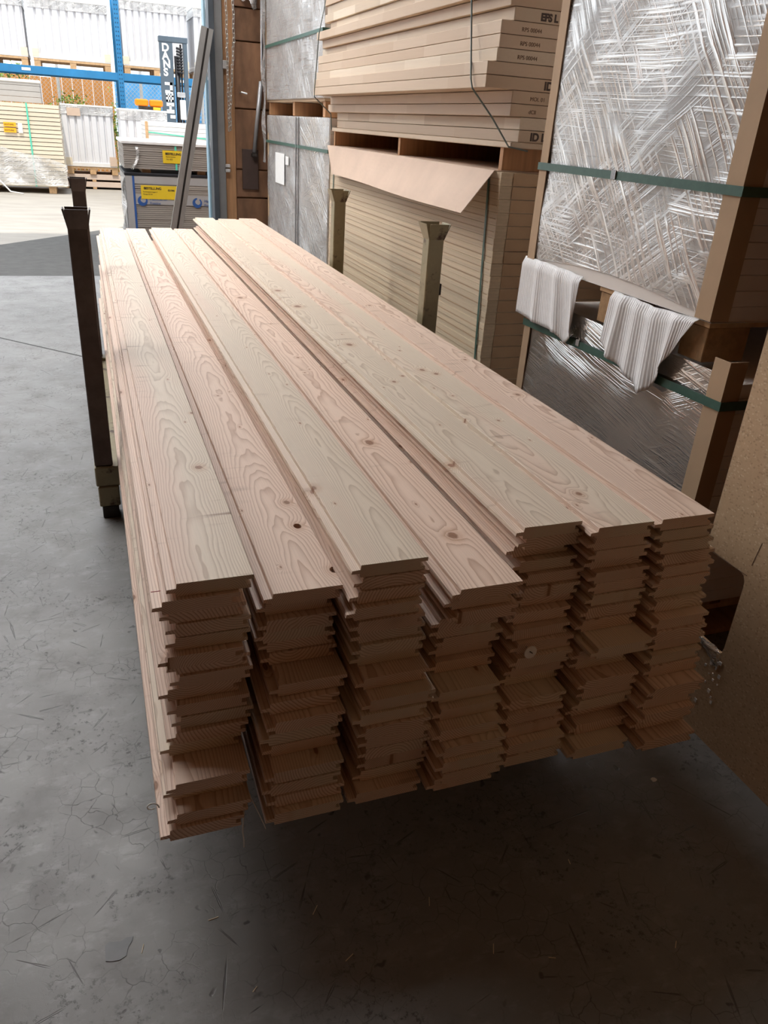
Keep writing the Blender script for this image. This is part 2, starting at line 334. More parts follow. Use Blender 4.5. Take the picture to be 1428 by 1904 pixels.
M_patch = plain('floor_patch_grey', (0.17, 0.172, 0.178), 0.5, var=0.12, vscale=20)
M_joint = plain('joint_dark', (0.06, 0.06, 0.06), 0.7)
M_red = plain('red_mark', (0.35, 0.03, 0.03), 0.6)
M_pinkpl = plain('pinkish_pallet_boards', (0.62, 0.50, 0.42), 0.7, var=0.1, vscale=2)
def fill_lampmat():
    m, t, out = newmat('fill_lamp_diffuser')
    e = nd(t, 'ShaderNodeEmission', {0: c4((1.0, 0.985, 0.97)), 1: FILL_LAMP})
    t.links.new(e.outputs[0], out.inputs[0]); return m
M_fill_lamp = fill_lampmat()

# ------------------------------------------------------------------ object helpers
def tag(o, label=None, cat=None, group=None, kind=None):
    if label: o['label'] = label
    if cat: o['category'] = cat
    if group: o['group'] = group
    if kind: o['kind'] = kind
    return o
def wpos(o):
    v = Vector((0, 0, 0))
    while o is not None: v = v + o.location; o = o.parent
    return v
def thing(name, label, cat, loc, group=None):
    o = bpy.data.objects.new(name, None); C.objects.link(o); o.location = loc; o.empty_display_size = 0.1
    return tag(o, label, cat, group)
class MB:
    """collects world-space geometry, then links it as one mesh object"""
    def __init__(s): s.v = []; s.f = []
    def add(s, v, f):
        k = len(s.v); s.v += [tuple(p) for p in v]; s.f += [tuple(i + k for i in q) for q in f]; return s
    def box(s, x0, x1, y0, y1, z0, z1, c=0.0):
        if c <= 0:
            v = [(x0, y0, z0), (x1, y0, z0), (x1, y1, z0), (x0, y1, z0), (x0, y0, z1), (x1, y0, z1), (x1, y1, z1), (x0, y1, z1)]
            f = [(3, 2, 1, 0), (4, 5, 6, 7), (0, 1, 5, 4), (1, 2, 6, 5), (2, 3, 7, 6), (3, 0, 4, 7)]
            return s.add(v, f)
        bm = bmesh.new(); bmesh.ops.create_cube(bm, size=1.0)
        for q in bm.verts: q.co = Vector(((x0 + x1) / 2 + q.co.x * (x1 - x0), (y0 + y1) / 2 + q.co.y * (y1 - y0), (z0 + z1) / 2 + q.co.z * (z1 - z0)))
        bmesh.ops.bevel(bm, geom=list(bm.edges), offset=c, segments=1, affect='EDGES')
        bm.verts.index_update()
        s.add([q.co[:] for q in bm.verts], [[q.index for q in fc.verts] for fc in bm.faces]); bm.free(); return s
    def tube(s, pts, r, n=8):
        pts = [Vector(p) for p in pts]; k = len(s.v); rings = []
        for i, p in enumerate(pts):
            d = (pts[min(i + 1, len(pts) - 1)] - pts[max(i - 1, 0)]).normalized()
            a = d.cross(Vector((0, 0, 1)));
            if a.length < 0.05: a = d.cross(Vector((1, 0, 0)))
            a.normalize(); b = d.cross(a)
            for j in range(n):
                w = 2 * math.pi * j / n; s.v.append(tuple(p + r * (math.cos(w) * a + math.sin(w) * b)))
        for i in range(len(pts) - 1):
            for j in range(n):
                s.f.append((k + i * n + j, k + i * n + (j + 1) % n, k + (i + 1) * n + (j + 1) % n, k + (i + 1) * n + j))
        s.f.append(tuple(k + j for j in range(n))[::-1]); s.f.append(tuple(k + (len(pts) - 1) * n + j for j in range(n)))
        return s
    def ribbon(s, pts, nrm, w, th=0.001):
        """flat strap along pts; nrm = outward direction per point, w = width vector per point"""
        k = len(s.v); n = len(pts)
        for p, q, ww in zip(pts, nrm, w):
            p = Vector(p); q = Vector(q); ww = Vector(ww) * 0.5
            for a, b in ((-1, 0), (1, 0), (1, 1), (-1, 1)): s.v.append(tuple(p + a * ww + b * th * q))
        for i in range(n - 1):
            for j in range(4):
                s.f.append((k + i * 4 + j, k + i * 4 + (j + 1) % 4, k + (i + 1) * 4 + (j + 1) % 4, k + (i + 1) * 4 + j))
        s.f.append((k, k + 1, k + 2, k + 3)); e = k + (n - 1) * 4; s.f.append((e + 3, e + 2, e + 1, e))
        return s
    def prism(s, poly, axis, a0, a1):
        """polygon in two axes extruded along the third"""
        k = len(s.v); n = len(poly)
        for a in (a0, a1):
            for (p, q) in poly:
                s.v.append({'x': (a, p, q), 'y': (p, a, q), 'z': (p, q, a)}[axis])
        s.f.append(tuple(k + i for i in range(n))[::-1]); s.f.append(tuple(k + n + i for i in range(n)))
        for i in range(n): s.f.append((k + i, k + (i + 1) % n, k + n + (i + 1) % n, k + n + i))
        return s
    def grid(s, fn, nu, nv):
        k = len(s.v)
        for i in range(nu + 1):
            for j in range(nv + 1): s.v.append(tuple(fn(i / nu, j / nv)))
        for i in range(nu):
            for j in range(nv):
                a = k + i * (nv + 1) + j; s.f.append((a, a + nv + 1, a + nv + 2, a + 1))
        return s
    def mesh(s, name, org, mat, smooth=False):
        me = bpy.data.meshes.new(name)
        me.from_pydata([(p[0] - org[0], p[1] - org[1], p[2] - org[2]) for p in s.v], [], s.f)
        bm = bmesh.new(); bm.from_mesh(me); bmesh.ops.recalc_face_normals(bm, faces=list(bm.faces)); bm.to_mesh(me); bm.free()
        if smooth: me.polygons.foreach_set('use_smooth', [True] * len(me.polygons))
        me.materials.append(mat); me.update(); return me
    def build(s, name, mat, parent=None, smooth=False, org=None):
        if org is None:
            lo = [min(p[i] for p in s.v) for i in range(3)]; hi = [max(p[i] for p in s.v) for i in range(3)]
            org = ((lo[0] + hi[0]) / 2, (lo[1] + hi[1]) / 2, lo[2])
        o = bpy.data.objects.new(name, s.mesh(name, org, mat, smooth)); C.objects.link(o)
        if parent is not None:
            o.parent = parent; o.location = Vector(org) - wpos(parent)
        else: o.location = org
        return o
def place(name, me, loc, parent=None, rot=None):
    o = bpy.data.objects.new(name, me); C.objects.link(o)
    if parent is not None: o.parent = parent; o.location = Vector(loc) - wpos(parent)
    else: o.location = loc
    if rot: o.rotation_euler = rot
    return o
def solid(o, th, off=0.0):
    md = o.modifiers.new('thickness', 'SOLIDIFY'); md.thickness = th; md.offset = off; return o
def text(name, body, size, mat, mtx, parent, bold=0.0, squeeze=1.0):
    cu = bpy.data.curves.new(name, 'FONT'); cu.body = body; cu.size = size; cu.extrude = 0.0006; cu.offset = bold
    cu.align_x = 'LEFT'; cu.space_character = squeeze
    to = bpy.data.objects.new(name, cu); C.objects.link(to)
    dg = bpy.context.evaluated_depsgraph_get(); me = bpy.data.meshes.new_from_object(to.evaluated_get(dg))
    bpy.data.objects.remove(to); me.materials.clear(); me.materials.append(mat); me.name = name
    loc = mtx.to_translation(); rot = mtx.to_euler()
    return place(name, me, loc, parent, rot)
FRONT = Euler((math.radians(90), 0, 0)).to_matrix().to_4x4()      # text that reads from -Y
def at(loc, rot=FRONT): return Matrix.Translation(loc) @ rot
def structure(o): o['kind'] = 'structure'; return o
ORD = ['', 'first', 'second', 'third', 'fourth', 'fifth', 'sixth', 'seventh', 'eighth', 'ninth', 'tenth', 'eleventh', 'twelfth', 'thirteenth',
       'fourteenth', 'fifteenth', 'sixteenth', 'seventeenth', 'eighteenth', 'nineteenth', 'twentieth', 'twenty-first', 'twenty-second', 'twenty-third']

# ------------------------------------------------------------------ the hall
structure(MB().box(-7, 3.0, -8, WALL_Y, -0.15, 0).build('floor', M_floor, org=(0, 0, 0)))
structure(MB().box(-60, 60, WALL_Y, 60, -0.16, -0.004).build('ground', M_asph, org=(0, 8, 0)))
M_apron = plain('shadow_toned_asphalt', (0.085, 0.082, 0.078), 0.85, var=0.2, vscale=9, bumpk=0.2)
structure(MB().prism([(-6.5, 7.871), (3.0, 7.871), (3.0, 11.7), (.48, 11.5), (-.35, 10.45), (-.9, 9.75), (-6.5, 9.2)], 'z', -.0041, -.0015).build('asphalt_shadow_apron', M_apron))  # asphalt with the building's shadow put into its dark tone and slanted edge
structure(MB().box(-7, 3.0, -8, 8.1, 5.6, 5.75).build('ceiling', M_ceil))
structure(MB().box(-7.15, -7, -8, 8.1, 0, 5.6).build('wall_left', M_wall))
structure(MB().box(3.0, 3.15, -8, 8.1, 0, 5.6).build('wall_right', M_wall))
structure(MB().box(-7, 3.0, -8.15, -8, 0, 5.6).build('wall_back', M_wall))
wf = structure(MB().box(-7, DOOR_X0, WALL_Y, 8.07, 0, 5.6).box(DOOR_X0, DOOR_X1, WALL_Y, 8.07, DOOR_Z, 5.6).box(1.20, 3.0, WALL_Y + .02, 8.07, 0, 5.6).build('wall_front', M_wall))
zs = [0, 0.28, 0.725, 0.97, 1.475, 2.0, 2.25, 2.75, 3.25, 3.75, 4.25, 4.75, 5.25, 5.59]
for a, b in zip(zs[:-1], zs[1:]):
    MB().box(1.362, 2.99, WALL_Y - .012 - rnd.random() * .004, WALL_Y + .02, a + .006, b - .006, 0.003).build('boarding_plank', M_ply, wf)
MB().box(1.264, 1.362, WALL_Y - .035, WALL_Y + .02, 0, 5.59, 0.004).build('timber_stud', M_orange, wf)
t1 = structure(MB().box(1.145, 1.192, WALL_Y - .09, WALL_Y + .06, 0, 4.7, 0.003).build('trim_1', M_slate))
t2 = structure(MB().box(1.192, 1.263, WALL_Y - .06, WALL_Y + .02, 0, 4.7, 0.003).build('trim_2', M_grey))
t3 = structure(MB().box(1.130, 1.150, WALL_Y + .10, WALL_Y + .21, 0, 4.7, 0.003).build('reflection_trim', M_lblue))  # pale blue strip stands in for a reflection along the door edge
for z0, z1 in ((1.775, 1.84), (0.944, 0.972), (0.984, 1.012)):
    MB().box(1.256, 1.303, WALL_Y - .075, WALL_Y - .034, z0, z1, 0.004).build('bracket', M_zinc, t2)
structure(MB().box(-7, 0.05, -0.006, 0.006, 0.0, 0.0015).build('trim_4', M_joint))
jt = bpy.data.objects['trim_4']; jt.location = (-3.5, 7.05, 0.0); jt.rotation_euler = (0, 0, math.atan2(5.119 - 5.629, -0.113 + 0.611))
jt.location = (-0.611 - 2.6 * math.cos(0.797), 5.629 + 2.6 * math.sin(0.797), 0.0)
bm_p = [(-.100, 1.023), (-.0995, .992), (-.088, .988), (-.075, .987), (-.063, .992), (-.059, 1.008), (-.052, 1.018), (-.049, 1.027), (-.061, 1.029), (-.070, 1.024), (-.081, 1.026), (-.092, 1.029)]
structure(MB().prism(bm_p, 'z', 0.0, 0.0012).build('floor_patch', M_patch))

# added fill lamps: unseen fittings in rows by the door that brighten the hall
fill_lamp_spots = [(-3.1, 5.3), (-1.3, 5.3), (.5, 5.3), (-3.4, 7.3), (-1.6, 7.3), (.2, 7.3), (-4.9, 5.3)]
for i, (lx, ly) in enumerate(fill_lamp_spots):
    L = thing('ceiling_fill_lamp', 'added unseen ceiling fill lamp, %s in the %s row above the doorway' % (ORD[i % 3 + 1], 'inner' if i < 3 else 'outer') if i < 6 else 'added unseen ceiling fill lamp alone at the far left of the doorway', 'lamp', (lx, ly, 5.0), 'added ceiling fill lamps near the doorway')
    MB().box(lx - .75, lx + .75, ly - .17, ly + .17, 5.0, 5.07, 0.008).build('housing', M_wrapw, L)
    MB().box(lx - .73, lx + .73, ly - .15, ly + .15, 4.985, 4.999).build('diffuser', M_fill_lamp, L)
    for s in (-.6, .6): MB().tube([(lx + s, ly, 5.07), (lx + s, ly, 5.6)], .006, 6).build('hanger', M_zinc, L)

# warm fill lamps added unseen behind the viewpoint to light the board ends
M_warm_fill = None
def warm_fillmat():
    m, t, out = newmat('warm_fill_glass')
    e = nd(t, 'ShaderNodeEmission', {0: c4((1.0, 0.50, 0.20)), 1: WARM_FILL}); t.links.new(e.outputs[0], out.inputs[0]); return m
M_warm_fill = warm_fillmat()
for i, (lx, ly) in enumerate(((-3.0, -5.0), (0.5, -5.0))):
    L = thing('pendant_fill_lamp', ('left' if i == 0 else 'right') + ' added warm fill lamp hanging unseen deep in the hall', 'lamp', (lx, ly, 4.2), 'added warm fill lamps')
    sh_ = MB(); n_ = 20
    for q in range(n_ + 1):
        a = 2 * math.pi * q / n_
        sh_.v += [(lx + .30 * math.cos(a), ly + .30 * math.sin(a), 4.2), (lx + .08 * math.cos(a), ly + .08 * math.sin(a), 4.42)]
    for q in range(n_): sh_.f.append((q * 2, q * 2 + 2, q * 2 + 3, q * 2 + 1))
    sh_.build('lamp_shade', M_grey, L)
    MB().tube([(lx, ly, 4.21), (lx, ly, 4.24)], .26, 20).build('glass', M_warm_fill, L)
    MB().tube([(lx, ly, 4.40), (lx, ly, 5.60)], .012, 6).build('rod', M_dark, L)

# ------------------------------------------------------------------ the stack of boards
T = 0.0275; BW = 0.152; ZB = 0.215
cols = {
1: [(.066, 1.166), (.044, 1.160), (.054, 1.165), (.057, 1.168), (.061, 1.160), (.046, 1.152), (.060, 1.158), (.062, 1.152), (.043, 1.155), (.052, 1.148), (.056, 1.145), (.049, 1.140), (.030, 1.140), (.030, 1.070), (.024, 1.085), (.030, 1.050), (.013, 1.045)],
2: [(.236, 1.178), (.223, 1.185), (.227, 1.180), (.222, 1.186), (.231, 1.182), (.233, 1.190), (.234, 1.120), (.217, 1.100), (.217, 1.085), (.208, 1.078), (.215, 1.078), (.213, 1.045), (.204, 1.040), (.205, 1.038), (.204, 1.020)],
3: [(.394, 1.150), (.396, 1.146), (.389, 1.150), (.383, 1.135), (.389, 1.134), (.390, 1.138), (.395, 1.130), (.393, 1.130), (.393, 1.094), (.395, 1.068), (.381, 1.062), (.385, 1.055), (.390, 1.055), (.388, 1.049), (.392, 1.052), (.382, 1.055), (.368, 1.030)],
4: [(.582, 1.106), (.575, 1.125), (.580, 1.112), (.562, 1.127), (.565, 1.140), (.572, 1.137), (.573, 1.150), (.564, 1.140), (.553, 1.073), (.548, 1.063), (.540, 1.028), (.536, 1.012), (.532, 1.000), (.532, 1.004), (.530, 1.014)],
5: [(.740, 1.168), (.752, 1.172), (.738, 1.190), (.746, 1.176), (.762, 1.166), (.756, 1.160), (.760, 1.172), (.738, 1.150), (.730, 1.129), (.734, 1.113), (.730, 1.112), (.726, 1.115), (.726, 1.130), (.716, 1.082), (.702, 1.058), (.706, 1.061), (.700, 1.034), (.696, 1.030)],
6: [(.890, 1.132), (.884, 1.130), (.897, 1.134), (.905, 1.146), (.909, 1.133), (.914, 1.142), (.912, 1.131), (.898, 1.129), (.894, 1.120), (.890, 1.066), (.880, 1.100), (.884, 1.104), (.880, 1.055), (.886, 1.065), (.880, 1.070), (.876, 1.074), (.874, 1.055), (.850, 1.015)],
7: [(1.047, 1.134), (1.052, 1.132), (1.057, 1.122), (1.064, 1.126), (1.066, 1.113), (1.064, 1.116), (1.067, 1.128), (1.066, 1.116), (1.060, 1.080), (1.056, 1.080), (1.060, 1.077), (1.049, 1.076), (1.050, 1.066), (1.035, 1.029), (1.024, 1.032), (1.018, 1.017), (1.010, 1.022), (1.014, 0.992)]}
far_y = [0, 5.84, 6.26, 5.88, 6.30, 6.30, 6.26, 6.32]
far_dx = [0, .016, .018, .012, .018, .020, .036, .046]
# looks of the seven face boards: seed, tilt, (pith x, depth, rings per metre), (sapwood, brightness, smudges), knots
face = {
1: (3.0, .016, (.075, .030, 290), (.22, .99, 1.0), [(.218, 2.026, .006), (.188, 1.656, .010), (.255, 3.294, .008)]),
2: (5.3, .030, (.095, .030, 265), (-.15, 1.0, .5), [(.366, 1.546, .009), (.395, 1.525, .006), (.362, 1.428, .0100), (.387, 1.235, .0100), (.332, 2.326, .004), (.306, 3.897, .004)]),
3: (1.7, .024, (.105, .030, 340), (.45, .97, .4), [(.414, 1.494, .010), (.58, 4.176, .010), (.489, 4.768, .010)]),
4: (9.1, .014, (.085, .050, 210), (-.3, 1.02, .4), [(.671, 1.861, .0145), (.674, 1.31, .0135), (.664, 3.783, .016), (.568, 4.165, .007), (.684, 2.72, .006), (.661, 2.53, .004)]),
5: (12.4, .008, (.06, .07, 380), (.40, .98, 1.0), [(.753, 1.511, .010), (.832, 2.57, .013), (.80, 3.195, .017), (.79, 3.529, .016), (.837, 2.129, .007), (.885, 2.183, .006)]),
6: (15.2, .006, (.05, .09, 300), (.12, 1.0, .7), [(.958, 1.285, .0085), (.974, 2.237, .010), (1.003, 2.191, .009), (.985, 2.472, .005), (.913, 1.779, .004), (.963, 1.972, .004), (1.0, 1.751, .005)]),
7: (18.8, .006, (.13, .08, 270), (-.1, 1.0, .6), [(1.172, 2.333, .006), (1.167, 1.95, .009), (1.193, 1.43, .004), (1.12, 3.2, .008)])}
TT = T - .0015
PROFILE = [(.0, .0085), (.0015, .0155), (.0175, .0165), (.0185, TT - .0008), (.0196, TT), (BW - .001, TT), (BW, TT - .0008), (BW, .0178), (.137, .0172), (.137, .0078), (.1465, .0075), (.1465, .0), (.0175, .0), (.0165, .0078)]
NSEG = 10
def board_mesh(ylen, dx, nicks=None):
    v = []; f = []; n = len(PROFILE)
    bow = rnd.uniform(-.0015, .0015)
    for i in range(NSEG + 1):
        u = i / NSEG
        sx = dx * u + bow * math.sin(math.pi * u)
        for (px, pz) in PROFILE: v.append((px + sx, ylen * u, pz))
    for i in range(NSEG):
        for j in range(n):
            f.append((i * n + j, i * n + (j + 1) % n, (i + 1) * n + (j + 1) % n, (i + 1) * n + j))
    f.append(tuple(range(n))[::-1]); f.append(tuple(NSEG * n + j for j in range(n)))
    me = bpy.data.meshes.new('board'); me.from_pydata(v, [], f)
    bm = bmesh.new(); bm.from_mesh(me)
    bmesh.ops.triangulate(bm, faces=[q for q in bm.faces if len(q.verts) > 4])
    bmesh.ops.recalc_face_normals(bm, faces=list(bm.faces)); bm.to_mesh(me); bm.free()
    return me
tone_words = {True: 'pink-brown larch board', False: 'pale larch board'}
maxn = max(len(c) for c in cols.values())
for j in range(maxn):                       # layer j counted from the bottom
    prev = None
    for c in range(1, 8):
        n = len(cols[c])
        if j >= n: continue
        k = n - 1 - j                       # position counted from the top
        x, y0 = cols[c][k]
        if k > 0: x += rnd.uniform(-.005, .005); y0 += rnd.uniform(-.007, .007)
        if prev is not None: x = max(x, prev + BW - 0.0125)
        prev = x
        dx = far_dx[c] + (0 if k == 0 else rnd.uniform(-.003, .003))
        y1 = far_y[c] if k == 0 else far_y[c] + rnd.uniform(-.25, -.02)
        me = board_mesh(y1 - y0, dx)
        o = bpy.data.objects.new('larch_board', me); C.objects.link(o)
        o.location = (x, y0, ZB + j * T)
        if k == 0:
            sd, ti, pi_, to, kn = face[c]
            me.materials.append(M_larch_top)
            o['seed'] = sd; o['tilt'] = ti; o['pith'] = pi_; o['tone'] = to
            for q in range(7):
                o['knot%d' % q] = (kn[q][0] - x, kn[q][1] - y0, kn[q][2]) if q < len(kn) else (9.0, 9.0, 0.0001)
            lab = {1: 'pale grey-beige top board on the leftmost column, weathered cross smudges', 2: 'pinkish top board with two round knot holes near its end',
                   3: 'greenish-beige top board with wavy cathedral grain, right of the knot-hole board', 4: 'salmon-pink top board with two large brown knots, lying lowest beside the step',
                   5: 'yellowish top board with saw marks and a torn red crack, beside the height step', 6: 'fine-grained pinkish top board between the saw-marked board and the rightmost board',
                   7: 'plain pink top board at the right edge of the stack, nearest the wrapped pallets'}[c]
        else:
            me.materials.append(M_larch)
            o['seed'] = rnd.uniform(0, 60); o['tilt'] = rnd.uniform(-.010, .010)
            o['pith'] = (rnd.uniform(-.02, .17), rnd.choice((-1, 1)) * rnd.uniform(.02, .12) - .01, rnd.uniform(140, 300))
            sapw = rnd.uniform(-.5, .35); o['tone'] = (sapw, rnd.uniform(.93, 1.03), rnd.uniform(.2, .8))
            pos = 'bottom' if j == 0 else ORD[k + 1] + ' from the top'
            cn = {1: 'leftmost column', 7: 'rightmost column'}.get(c, ORD[c] + ' column from the left')
            lab = 'larch board, %s in the %s of the stack' % (pos, cn)
        tag(o, lab, 'board', 'tongue and groove boards in the stack')
        if c == 2 and k == 0:               # two real knot holes through the board
            for (hx, hy) in ((.362, 1.428), (.387, 1.235)):
                cm = bpy.data.meshes.new('hole'); bm = bmesh.new()
                bmesh.ops.create_cone(bm, cap_ends=True, segments=20, radius1=.0082, radius2=.0086, depth=.08)
                for q in bm.verts: q.co.y *= 1.35; q.co += Vector((hx - x, hy - y0, .02))
                bm.to_mesh(cm); bm.free()
                co = bpy.data.objects.new('hole', cm); C.objects.link(co); co.location = o.location
                md = o.modifiers.new('hole', 'BOOLEAN'); md.operation = 'DIFFERENCE'; md.object = co; md.solver = 'EXACT'
                bpy.context.view_layer.update()
                dg = bpy.context.evaluated_depsgraph_get(); nm = bpy.data.meshes.new_from_object(o.evaluated_get(dg))
                o.modifiers.clear(); o.data = nm; bpy.data.objects.remove(co)

# round white tag nailed to a board end, strings, curl of tape
tg = thing('round_tag', 'round white paper tag nailed to a board end', 'tag', (.776, 1.108, .437))
tm = MB(); tm.prism([(.776 + .0142 * math.cos(a * math.pi / 14), .450 + .0150 * math.sin(a * math.pi / 14)) for a in range(28)], 'y', 1.100, 1.1025)
tm.build('disc', M_paper, tg)
pdash = MB().box(-.0045, .0045, 1.0985, 1.0999, -.0008, .0008).build('printed_dash', M_ink, tg); pdash.location = (0, -.0085, .013); pdash.rotation_euler = (0, math.radians(38), 0)
MB().tube([(.776, 1.104, .452), (.776, 1.16, .452)], .0012, 6).build('nail', M_zinc, tg)
tag(MB().tube([(.176, 1.075, .232), (.170, 1.060, .205), (.1665, 1.050, .186), (.168, 1.047, .165), (.1675, 1.045, .148)], .0013, 6).build('hanging_string', M_string, smooth=True),
    'white string hanging under the leftmost column of boards', 'string', 'loose strings under the boards')
tag(MB().tube([(.181, 1.10, .262), (.188, 1.070, .245), (.198, 1.052, .222), (.206, 1.042, .200), (.209, 1.041, .188)], .0011, 6).build('hanging_string', M_string, smooth=True),
    'white string curling below the second column of boards', 'string', 'loose strings under the boards')
tag(MB().tube([(.010 + .010 * math.cos(a * .45), 1.06 + .003 * a * .3, .283 + .010 * math.sin(a * .45)) for a in range(12)], .0012, 6).build('tape_curl', M_string, smooth=True),
    'small clear curl of tape at the lower left edge of the boards', 'tape')
tag(MB().box(.046, .062, 1.1655, 1.1665, .6695, .6705).build('red_mark', M_red), 'short red pencil mark on a board end of the leftmost column', 'mark')
bpy.data.objects['red_mark'].location = (.0500, 1.172, .667)

# ------------------------------------------------------------------ steel rack that carries the stack
rk = thing('stanchion_rack', 'olive steel cradle with four flared uprights holding the boards', 'rack', (.63, 3.5, 0))
posts = [(-.058, 2.82, 1.050, 'l'), (1.263, 2.94, 1.020, 'r'), (-.050, 4.33, 1.035, 'l'), (1.268, 4.28, 1.030, 'r')]
PW = .064
for (x, y, zt, side) in posts:
    mt = M_brown if side == 'l' else M_olive
    fl = .012 if side == 'l' else .022; ov = .004 if side == 'l' else .009
    z0 = .21
    p = MB().box(x, x + PW, y, y + PW, z0, zt, .004).build('upright', mt, rk)
    cup = MB(); hh = .056; e = .004
    for (ax, sg) in (('y', -1), ('y', 1), ('x', -1), ('x', 1)):
        if ax == 'y':
            yb = y if sg < 0 else y + PW
            for off in (0, 1):
                pass
            v = [(x, yb, zt - .004), (x + PW, yb, zt - .004), (x + PW + ov, yb + sg * fl, zt + hh), (x - ov, yb + sg * fl, zt + hh)]
            w = [(q[0], q[1] - sg * e, q[2]) for q in v]
        else:
            xb = x if sg < 0 else x + PW
            v = [(xb, y, zt - .004), (xb, y + PW, zt - .004), (xb + sg * fl, y + PW + ov, zt + hh), (xb + sg * fl, y - ov, zt + hh)]
            w = [(q[0] - sg * e, q[1], q[2]) for q in v]
        cup.add(v + w, [(0, 1, 2, 3), (7, 6, 5, 4), (0, 1, 5, 4), (1, 2, 6, 5), (2, 3, 7, 6), (3, 0, 4, 7)])
    cup.build('flared_cup', mt, p)
    if side == 'r' and y < 3.5:
        MB().box(x + PW, x + PW + .012, y + .01, y + .05, .80, .845, .002).build('latch_plate', M_dark, p)
for y in (2.81, 4.30):
    MB().box(-.060, 1.335, y, y + .075, .132, .210, .004).build('crossbeam', M_olive, rk)
    for x in (-.055, 1.255):
        b = MB().box(x, x + .075, y - .004, y + .080, .050, .132, .004).build('riser_block', M_olive, rk)
        MB().box(x + .008, x + .068, y, y + .074, 0.0, .050, .003).build('foot', M_dark, b)
for x in (.0, 1.20):
    MB().box(x, x + .05, 2.885, 4.30, .140, .195, .003).build('side_rail', M_olive, rk)

# ------------------------------------------------------------------ chipboard sheet leaning on the right
ch = thing('chipboard_sheet', 'tan chipboard sheet standing on edge at the right, rounded notch cut out', 'board', (1.409, .36, 0))
notch = [(1.32, .262), (1.21, .256), (1.190, .258), (1.182, .268), (1.179, .285), (1.179, .462), (1.181, .480), (1.188, .492), (1.200, .497), (1.32, .500)]
poly = [(-.75, 0), (1.32, 0)] + notch + [(1.32, 2.07), (-.75, 2.07)]
MB().prism(poly, 'x', 1.400, 1.418).build('sheet', M_chip, ch)
pl_ = MB().box(1.3992, 1.3999, -.0006, .0006, -.033, .033).build('pencil_line', M_ink_faint, ch); pl_.location = (1.3995 - 1.409, 1.1745 - .36, .528); pl_.rotation_euler = (math.radians(8), 0, 0)
pl_ = MB().box(1.3992, 1.3999, -.0006, .0006, -.20, .0).build('pencil_line', M_ink_faint, ch); pl_.location = (1.3995 - 1.409, 1.178 - .36, .497); pl_.rotation_euler = (math.radians(-90), 0, 0)
scr = MB()
def scrapf(u, v):
    return (1.392 + .012 * math.sin(9 * u + 3 * v) * (1 - v) + .006 * rnd.random(), 1.178 + .13 * u, .254 + .020 * math.sin(3.1 * u) - .016 * v + .004 * rnd.random() - .02 * (1 - u) * v)
scr.grid(scrapf, 18, 4)
tag(solid(scr.build('film_scrap', M_film_out, smooth=True), .0008), 'white shred of torn film stuck in the chipboard notch', 'film')
sh = MB()
for i in range(26):
    y = 1.19 + rnd.gauss(0, .018); z = .245 - abs(rnd.gauss(0, .07)); w = rnd.uniform(.001, .004)
    sh.box(1.3975, 1.3998, y - w, y + w, z - w * 1.6, z + w)
tag(sh.build('film_crumbs', M_wrapw), 'white crumbs of torn film clinging below the chipboard notch', 'crumbs', kind='stuff')

# ------------------------------------------------------------------ pallets
def pallet(label, x0, x1, y0, y1, z0, h, group=None, blocks=True, deck=True, ycuts=None, bw=.10):
    p = thing('pallet', label, 'pallet', ((x0 + x1) / 2, (y0 + y1) / 2, z0), group)
    dt = .018
    bm_z1 = z0 + h - dt
    ys = ycuts or [y0, (y0 + y1) / 2 - bw / 2, y1 - bw]
    for yy in ys:
        for xx in (x0 + .004, (x0 + x1) / 2 - .07, x1 - .144):
            MB().box(xx, xx + .14, yy, yy + bw, z0 + (.018 if deck else 0), bm_z1 - .018, .002).build('block', M_pblock if blocks else M_pallet, p)
        if deck: MB().box(x0, x1, yy, yy + bw, z0, z0 + .018).build('base_board', M_pallet, p)
        MB().box(x0, x1, yy, yy + bw, bm_z1 - .018, bm_z1).build('stringer', M_pallet, p)
    n = 5; w = (x1 - x0 - 4 * .04) / n
    for i in range(n):
        xa = x0 + i * (w + .04)
        MB().box(xa, xa + w, y0, y1, bm_z1, z0 + h, .001).build('deck_board', M_pallet, p)
    return p
def pallet_x(label, x0, x1, y0, y1, z0, h, group=None, mat=None, wrap=False):
    """same pallet seen from its long side facing -Y: blocks and deck boards run the other way"""
    p = thing('pallet', label, 'pallet', ((x0 + x1) / 2, (y0 + y1) / 2, z0), group)
    mat = mat or M_pallet; bw = .11
    for xx in (x0, (x0 + x1) / 2 - bw / 2, x1 - bw):
        for yy in (y0 + .005, (y0 + y1) / 2 - .07, y1 - .145):
            MB().box(xx, xx + bw, yy, yy + .14, z0 + .018, z0 + h - .036).build('block', mat, p)
        MB().box(xx, xx + bw, y0, y1, z0, z0 + .018).build('base_board', mat, p)
    for yy in (y0, (y0 + y1) / 2 - .07, y1 - .14):
        MB().box(x0, x1, yy, yy + .14, z0 + h - .036, z0 + h - .018).build('stringer', mat, p)
    n = 5; w = (y1 - y0 - 4 * .03) / n
    for i in range(n):
        ya = y0 + i * (w + .03)
        MB().box(x0, x1, ya, ya + w, z0 + h - .018, z0 + h).build('deck_board', mat, p)
    return p

